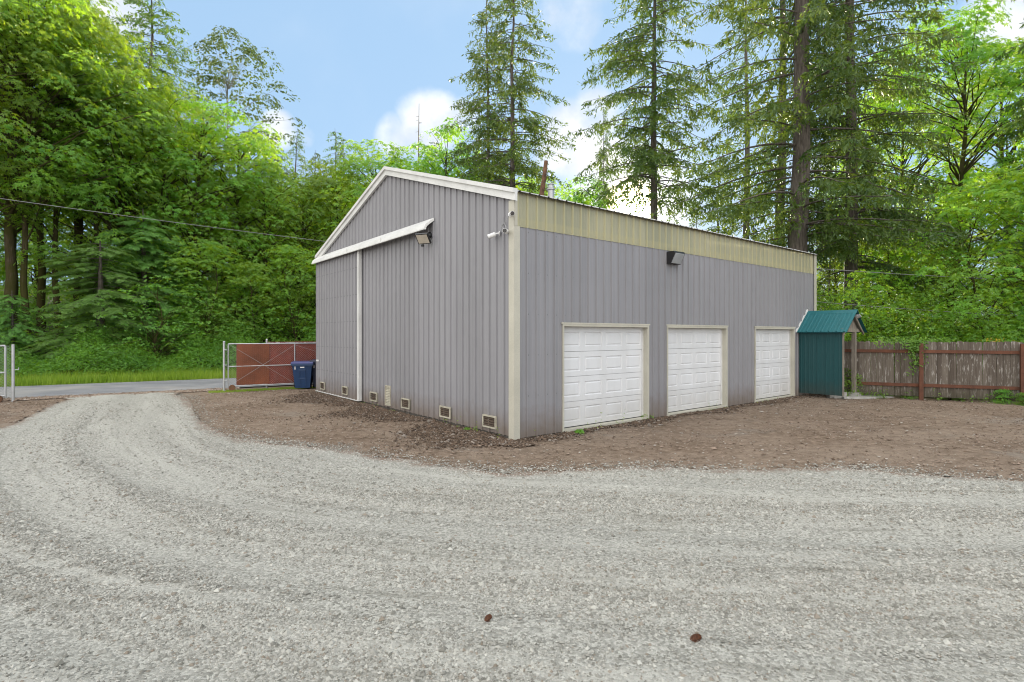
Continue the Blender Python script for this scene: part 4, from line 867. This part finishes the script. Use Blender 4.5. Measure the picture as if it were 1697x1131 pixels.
y=place('sh',1652,15.9,H=1.75,label='yellow flowering bush peeking over the plank fence near the right edge',cat='shrub',w=.6)
r=np.random.RandomState(9); n=90; P=np.c_[.38*r.randn(n),.2*r.randn(n),1.62+.16*r.rand(n)]; mb=MB(); mb.add(*leafset(P,rnd(r,n),rnd(r,n),np.full(n,.05),L3,.3)); fl=mb.build('flowers',M['flower'])
fl.parent=y; fl.scale=(1/y.scale[0],1/y.scale[1],1/y.scale[2])
# ivy hanging over the fence
q=FA+FD*2.05; t=thing('ivy','dark ivy spilling over the plank fence between lean-to and middle post','ivy',(q[0]+.02,q[1]-.06,0)); r=np.random.RandomState(10); n=700
P=np.c_[.16*r.randn(n),-.03+.05*r.randn(n),1.68-.55*np.abs(r.randn(n))**1.2*.6]; P[:250,0]=r.rand(250)*2.2-1.2; P[:250,2]=1.66+.06*r.randn(250)
mb=MB(); mb.add(*leafset(P,rnd(r,n)*.5+np.array([0,-.8,.5]),rnd(r,n)-np.array([0,0,.8]),.05*(.6+.6*r.rand(n)),L3,.3)); mb.build('leaves',M['shrub'],t)
# undergrowth masses
def mass(name,label,fn,n,leaf,seed,mat,L=L3,per=34,rad=.42):
    r=np.random.RandomState(seed); c=fn(r,n); k=len(c); th=r.rand(k,per)*6.283; q=np.sqrt(r.rand(k,per))*rad*(.6+.8*r.rand(k,1)); P=np.stack([q*np.cos(th),q*np.sin(th),-.6*q*q/rad+.10*r.randn(k,per)],-1)+c[:,None]; P=P.reshape(-1,3); m=len(P)
    o=np.stack([np.cos(th),np.sin(th),-.2+0*th],-1).reshape(-1,3); mb=MB(); mb.add(*leafset(P,np.array([0,0,1.])+.45*o+.4*r.randn(m,3),o+.4*r.randn(m,3),leaf*(.55+.8*r.rand(m)),L,.23)); return tag(mb.build(name,M[mat]),label,'undergrowth',None,'stuff')
def left_mass(r,n):
    t_=-16+44*r.rand(n); d=7.1+3.4*r.rand(n)**1.3; u=np.clip((d-7.1)/3.4,0,1); hmax=.35+1.5*np.sqrt(u)*(.7+.4*np.sin(t_*1.3)+.25*np.sin(t_*3.1)); z=hmax*(1-.55*r.rand(n)**1.5)
    q=G0+t_[:,None]*GD+d[:,None]*GN; return np.c_[q,z+hgt(q[:,0],q[:,1])]
mass('undergrowth','low tangled green undergrowth along the forest edge beyond the lane',left_mass,3600,.062,61,'shrub')
def left_deep(r,n):
    t_=-16+60*r.rand(n); d=9.5+16*r.rand(n); z=.2+2.6*r.rand(n)**1.4; q=G0+t_[:,None]*GD+d[:,None]*GN; return np.c_[q,z+hgt(q[:,0],q[:,1])]
mass('undergrowth','dark green understory filling the ground between the forest trunks',left_deep,3800,.10,62,'shrub',per=26,rad=.6)
def right_mass(r,n):
    s=-4+24*r.rand(n); d=.9+9*r.rand(n)**1.2; z=.2+(1.6+1.9*np.sin(s*.9+d)**2)*r.rand(n)**.8; q=FA+s[:,None]*FD+d[:,None]*np.array([-FD[1],FD[0]]); return np.c_[q,z]
mass('undergrowth','leafy green understory growing behind the plank fence',right_mass,3800,.075,63,'shrub',per=30,rad=.5)
# roadside grass
def blades(name,label,d0,d1,t0_,t1_,n,h0,h1,seed,w=.008,fn=None):
    r=np.random.RandomState(seed); 
    if fn is None: q=G0+(t0_+(t1_-t0_)*r.rand(n))[:,None]*GD+(d0+(d1-d0)*r.rand(n))[:,None]*GN
    else: q=fn(r,n)
    z=hgt(q[:,0],q[:,1]); a=r.rand(n)*6.283; h=h0+(h1-h0)*r.rand(n)**1.5; lean=.35*h*r.rand(n); ww=w*(.6+.8*r.rand(n)); ca,sa=np.cos(a),np.sin(a); b=r.rand(n)*6.283
    B=np.c_[q,z-.02]; V=np.stack([B+np.c_[ca*ww,sa*ww,0*a],B-np.c_[ca*ww,sa*ww,0*a],B+np.c_[np.cos(b)*lean*.35-ca*ww*.7,np.sin(b)*lean*.35-sa*ww*.7,h*.6],B+np.c_[np.cos(b)*lean*.35+ca*ww*.7,np.sin(b)*lean*.35+sa*ww*.7,h*.6],B+np.c_[np.cos(b)*lean,np.sin(b)*lean,h]],1)
    i=np.arange(n)[:,None]*5; mb=MB(); mb.add(V.reshape(-1,3),i+np.array([[0,1,2,3]])); mb.n-=0; mb.F[(3,0)]=[i+np.array([[3,2,4]])]; return tag(mb.build(name,M['grassm']),label,'grass',None,'stuff')
blades('grass','bright green grass verge along the far side of the lane',5.35,7.6,-14,32,95000,.08,.42,71)
def tufts(r,n):
    k=int(n); t_=5.0+4.6*r.rand(k); return G0+t_[:,None]*GD+(.10+.35*r.randn(k)*.5)[:,None]*GN-np.array([0,.35])
blades('grass','thin yellowish grass by the wheel of the open gate',0,0,0,0,5000,.02,.07,72,.005,tufts)

def foot(r,n):
    s=r.rand(n)*FL; s=s[(np.sin(s*2.1)+np.sin(s*5.3+1))>.1]; return np.c_[FA+s[:,None]*FD-(.10+.30*r.rand(len(s))**2)[:,None]*np.array([-FD[1],FD[0]]),.03+.10*r.rand(len(s))]
mass('weeds','scattered low weeds along the foot of the plank fence',foot,120,.04,64,'shrub',per=22,rad=.12)
def base(r,n):
    k=n//2; a=r.rand(k)*LA; b=r.rand(n-k)*LB; A_=P0+a[:,None]*AV-(.06+.12*r.rand(k))[:,None]*BV; B_=P0+b[:,None]*BV-(.06+.12*r.rand(n-k))[:,None]*AV; q=np.vstack([A_,B_]); return np.c_[q,.0+.02*r.rand(n)]
mass('weeds','tiny weed sprigs dotted along the foot of the barn walls',base,34,.022,65,'grassm',per=14,rad=.05)
# fallen leaves and twigs
r=np.random.RandomState(77); n=1500; x=-12+r.rand(n)*24; y=4+r.rand(n)*12; la=(x-P0[0])*AV[0]+(y-P0[1])*AV[1]; lb=(x-P0[0])*BV[0]+(y-P0[1])*BV[1]; s_,_=sdf(x,y)
kk=~((la>-.1)&(lb>-.1))&(dist_out(x,y)<.5)&(x*.427+y*.904<19)&((s_>0)|(r.rand(n)<.15)); x,y=x[kk],y[kk]; n=len(x); d=rnd(r,n); d[:,2]*=.2
mb=MB(); mb.add(*leafset(np.c_[x,y,np.where(s_[kk]<-.3,.03,.012)],rnd(r,n)*.5+np.array([0,0,1.]),d,.022*(.5+r.rand(n)),L3,.2)); tag(mb.build('leaf_litter',M['litter']),'dry brown leaf scraps scattered on the dirt and gravel','litter',None,'stuff')

# ------------------------------------------------------------------ world, sun, camera
SUN=Vector(((1045-CX)/F,1,(HY-345)/F)).normalized(); EL=math.asin(SUN.z); AZ=math.atan2(SUN.x,SUN.y)
W=bpy.data.worlds.new('World'); bpy.context.scene.world=W; W.use_nodes=True; nt=W.node_tree; nt.nodes.clear(); N=nt.nodes.new; Lk=nt.links.new
def wm(op,a,b=None,c=None):
    n=N('ShaderNodeMath'); n.operation=op
    for i,v in enumerate((a,b,c)):
        if v is None: continue
        if isinstance(v,(int,float)): n.inputs[i].default_value=v
        else: Lk(v,n.inputs[i])
    return n.outputs[0]
out=N('ShaderNodeOutputWorld'); bg=N('ShaderNodeBackground'); Lk(bg.outputs[0],out.inputs[0]); bg.inputs[1].default_value=SKYS
sky=N('ShaderNodeTexSky'); sky.sky_type='NISHITA'; sky.sun_disc=False; sky.sun_elevation=EL; sky.sun_rotation=AZ; sky.altitude=100; sky.air_density=1.; sky.dust_density=.4; sky.ozone_density=2.
tc=N('ShaderNodeTexCoord'); nrm=N('ShaderNodeVectorMath'); nrm.operation='NORMALIZE'; Lk(tc.outputs['Generated'],nrm.inputs[0]); D=nrm.outputs[0]
def dot(px,py):
    v=Vector(((px-CX)/F,1,(HY-py)/F)).normalized(); n=N('ShaderNodeVectorMath'); n.operation='DOT_PRODUCT'; Lk(D,n.inputs[0]); n.inputs[1].default_value=v; return n.outputs['Value'],v
def smap(v,a,b,c=0.,d=1.):
    n=N('ShaderNodeMapRange'); n.interpolation_type='SMOOTHSTEP'; Lk(v,n.inputs[0])
    for i,x in zip((1,2,3,4),(a,b,c,d)): n.inputs[i].default_value=x
    return n.outputs[0]
ns=N('ShaderNodeTexNoise'); ns.inputs['Scale'].default_value=9.; ns.inputs['Detail'].default_value=7; ns.inputs['Roughness'].default_value=.55; Lk(D,ns.inputs['Vector'])
ns2=N('ShaderNodeTexNoise'); ns2.inputs['Scale'].default_value=2.6; ns2.inputs['Detail'].default_value=6; Lk(D,ns2.inputs['Vector'])
acc=None
for px,py,rp,w_ in ((950,25,70,.75),(948,232,80,1.0),(985,195,60,.8),(1000,250,50,.7),(715,212,75,.95),(655,228,50,.75),(770,195,40,.7),(462,216,42,.95),(500,228,30,.6),(1690,15,100,.9),(205,25,60,.8),(1400,360,200,.5)):
    d,v=dot(px,py); r0=rp/F*(1/math.sqrt(1+((px-CX)/F)**2)); g=wm('MULTIPLY',smap(d,math.cos(r0),math.cos(r0*.25)),w_); acc=g if acc is None else wm('MAXIMUM',acc,g)
cl=smap(wm('ADD',wm('MULTIPLY',acc,.62),ns.outputs[0]),.66,1.16,0,.95)
wisp=smap(ns2.outputs[0],.50,.85,0,.28)
cl=wm('MAXIMUM',cl,wisp)
sp=N('ShaderNodeSeparateXYZ'); Lk(D,sp.inputs[0]); rear=wm('MAXIMUM',smap(wm('ADD',wm('ADD',sp.outputs[1],wm('MULTIPLY',sp.outputs[0],.48)),wm('MULTIPLY',wm('SUBTRACT',ns2.outputs[0],.5),.5)),.10,-.25),smap(wm('ADD',sp.outputs[2],wm('MULTIPLY',wm('SUBTRACT',ns2.outputs[0],.5),.3)),.66,.84))  # bright white cloud added out of view, behind and overhead, as soft fill light
mix=N('ShaderNodeMix'); mix.data_type='RGBA'; Lk(cl,mix.inputs[0]); 
tint=N('ShaderNodeMix'); tint.data_type='RGBA'; tint.inputs[0].default_value=SKYMIX; Lk(sky.outputs[0],tint.inputs[6]); tint.inputs[7].default_value=(*SKYBLUE,1)
Lk(tint.outputs[2],mix.inputs[6]); cc=N('ShaderNodeMix'); cc.data_type='RGBA'; ns3=N('ShaderNodeTexNoise'); ns3.inputs['Scale'].default_value=16.; ns3.inputs['Detail'].default_value=6; Lk(D,ns3.inputs['Vector']); Lk(smap(ns3.outputs[0],.35,.65),cc.inputs[0]); cc.inputs[6].default_value=(CLOUD[0]*.74,CLOUD[1]*.78,CLOUD[2]*.84,1); cc.inputs[7].default_value=(*CLOUD,1); Lk(cc.outputs[2],mix.inputs[7])
d,v=dot(1045,342); gl=wm('MULTIPLY',smap(d,math.cos(.15),1.),1.); g2=wm('MULTIPLY',wm('POWER',smap(d,math.cos(.060),1.),3.),1.)
ad=N('ShaderNodeMix'); ad.data_type='RGBA'; ad.blend_type='ADD'; ad.inputs[0].default_value=1.
mr=N('ShaderNodeMix'); mr.data_type='RGBA'; Lk(rear,mr.inputs[0]); Lk(mix.outputs[2],mr.inputs[6]); mr.inputs[7].default_value=(*REAR,1); Lk(mr.outputs[2],ad.inputs[6])
gc=N('ShaderNodeCombineXYZ'); tot=wm('ADD',wm('MULTIPLY',wm('POWER',gl,2.),GLOW),wm('MULTIPLY',g2,GLOW*60)); 
for i,k in enumerate((1.,.82,.54)): Lk(wm('MULTIPLY',tot,k),gc.inputs[i])
Lk(gc.outputs[0],ad.inputs[7]); Lk(ad.outputs[2],bg.inputs[0])
sl=bpy.data.lights.new('sun','SUN'); sl.energy=SUNE; sl.angle=math.radians(.55); sl.color=(1,.90,.72); so=bpy.data.objects.new('sun',sl); C.objects.link(so); so.rotation_euler=(-SUN).to_track_quat('-Z','Y').to_euler(); so.location=SUN*80
cd=bpy.data.cameras.new('camera'); cam=bpy.data.objects.new('camera',cd); C.objects.link(cam); cam.location=(0,0,EYE); cam.rotation_euler=(math.pi/2,0,0); cd.sensor_width=36; cd.lens=F/1697*36; cd.shift_y=-(565.5-HY)/1697; cd.clip_start=.1; cd.clip_end=2500
sc=bpy.context.scene; sc.camera=cam; sc.view_settings.view_transform='Standard'; sc.view_settings.look='None'; sc.view_settings.exposure=EXPO; sc.view_settings.gamma=1
sc.render.engine='CYCLES'; sc.cycles.filter_width=1.05; sc.cycles.max_bounces=9; sc.cycles.diffuse_bounces=6; sc.cycles.transmission_bounces=6; sc.cycles.glossy_bounces=2; sc.cycles.use_denoising=True; sc.cycles.sample_clamp_indirect=6
sc.cycles.caustics_reflective=False; sc.cycles.caustics_refractive=False
try: sc.cycles.denoiser='OPENIMAGEDENOISE'; sc.cycles.denoising_prefilter='ACCURATE'
except Exception: pass
